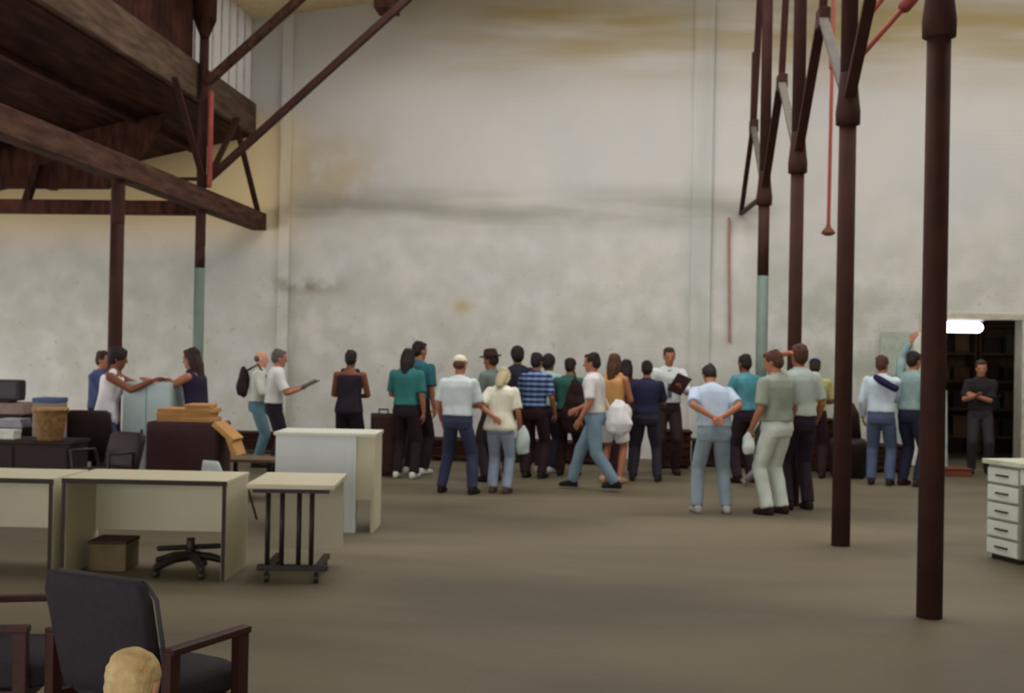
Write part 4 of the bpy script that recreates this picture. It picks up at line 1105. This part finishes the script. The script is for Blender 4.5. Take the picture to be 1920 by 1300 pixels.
# notebook
L5 = (i5['wr'][1]+i5['wr'][-1])/2
e = held('notebook', L5+Vector((.08, .0, .03)), i5['rz'], 'dark open notebook in the hands of the grey-haired white-shirted person', 'notebook', R(25))
for s in (-1, 1): MB().box((s*.1, 0, .012), (.2, .26, .012), Matrix.Rotation(s*R(-6), 3, 'Y'), .003).build('cover', cloth((44, 34, 40)), e)
MB().box((0, 0, .02), (.34, .23, .012), None, .003).build('pages', cloth((96, 90, 86)), e)
# shoulder bag on the balding man
q = i4['M'] @ Vector((-.02, -.2, 1.2))
e = sack('backpack', q, (.12, .08, .2), cloth((58, 36, 48)), 'dark maroon backpack worn by the balding person in pale shirt', 'backpack', 3, rz=i4['rz'])
MB().tube([(0.1, .05, .15), (.13, .2, .24), (.13, .33, .05)], .016, 8).build('shoulder_strap', cloth((50, 30, 40)), e, True)
# long dark bag on green shirt
q = i16['M'] @ Vector((.13, -.20, .95))
e = sack('duffel_bag', q, (.16, .10, .36), cloth((50, 24, 26)), 'long dark maroon bag slung on the back of the green-shirted person', 'bag', 5, rz=i16['rz'])
MB().tube([(-.0, .0, .3), (-.02, .07, .44), (-.06, .13, .50)], .014, 8).build('carry_strap', cloth((44, 24, 26)), e, True)
# jacket held by the cream-shirt person
q = i12['wr'][1]+Vector((.03, -.03, -.10))
e = sack('folded_jacket', q, (.09, .06, .17), cloth((176, 192, 190)), 'pale folded jacket hanging from the cream-shirted person\'s right hand', 'jacket', 8)
# black bag of white cap man
# white bundle near the striding man
q = W(1160, 782, i17['e'].location.y+.02)
e = sack('white_bag', q, (.16, .12, .2), cloth((218, 218, 220)), 'bulging white carrier bag hanging behind the striding person', 'bag', 11)
MB().tube([(-.12, 0, .1), (-.16, -.02, .22), (-.22, 0, .1)], .012, 8).build('handle', cloth((206, 206, 208)), e, True)
# folder of the man in the tie
q = i21['wr'][-1]
e = held('folder', q+Vector((0, -.02, .04)), i21['rz'], 'dark maroon folder held up by the person in the tie', 'folder', R(60))
MB().box((0, 0, 0), (.22, .3, .015), Matrix.Rotation(R(25), 3, 'Z'), .003).build('cover', cloth((84, 58, 66)), e)
MB().box((0, 0, .01), (.2, .27, .008), Matrix.Rotation(R(25), 3, 'Z'), .002).build('papers', cloth((170, 166, 160)), e)
# paper in the turquoise man's hand
q = i23['wr'][1]
e = held('paper_sheet', q+Vector((-.03, -.03, -.06)), R(20), 'white rolled paper in the hand of the turquoise-shirted person', 'paper')
MB().tube([(-.06, 0, -.09), (.05, 0, .09)], .035, 12, caps=False).build('roll', cloth((216, 222, 220)), e, True)
# tilted grey tube between
a_ = G(1395, 912); 
e = held('cardboard_tube', (a_.x, a_.y, 0), R(0), 'slanting grey tube propped by the boots, below the turquoise shirt', 'tube')
MB().tube([(0, 0, .05), (.36, 0, .42)], .045, 12, caps=False).build('tube_body', cloth((138, 128, 130)), e, True)
MB().tube([(-.012, 0, .038), (.012, 0, .062)], .05, 12, caps=False).build('end_cap', cloth((120, 110, 112)), e, True)
# hanging cloth held by the white trousers person
q = i24['wr'][-1]
e = sack('white_cloth', q+Vector((0, -.02, -.09)), (.07, .05, .12), cloth((200, 210, 206)), 'white cloth hanging from the hand of the person in white trousers', 'cloth', 14)
# navy bundle on i27
q = i27['M'] @ Vector((.06, -.19, 1.37))
e = held('rolled_jacket', q, i27['rz'], 'navy rolled jacket slung across the white shirt near the open door', 'jacket')
b = MB(); b.tube([(-.11, 0, .07), (0, -.02, .0), (.13, .01, -.07)], [.04, .055, .05], 14); b.skin('roll', cloth((36, 38, 84)), e, .01, 2, 1, .006, 3)
# black bag by the vest person
q = G(695, 893)
# red-brown clutter at the doorway foot
q = G(1775, 893)
e = held('red_crate', (q.x+.06, q.y+.1, 0), 0, 'low reddish crate on the floor right of the nearest column, in the doorway', 'crate')
MB().mm((-.22, -.15, 0), (.28, .15, .1), .01).build('crate_body', mat('rust_red_wood', (112, 60, 42), .8), e)
MB().mm((-.23, -.16, .1), (.29, .16, .12), .005).build('rim', mat('rust_red_wood', (112, 60, 42), .8), e)
# pale pole leaning in the doorway
q = G(1778, 884)
o = MB().tube([(q.x+.0, q.y+.1, .015), (q.x+.06, q.y+.45, 1.2)], .022, 10).build('leaning_pole', mat('pale_pole', (160, 168, 164), .5), smooth=True)
tag(o, 'pale thin pole leaning in the doorway just right of the nearest column', 'pole')
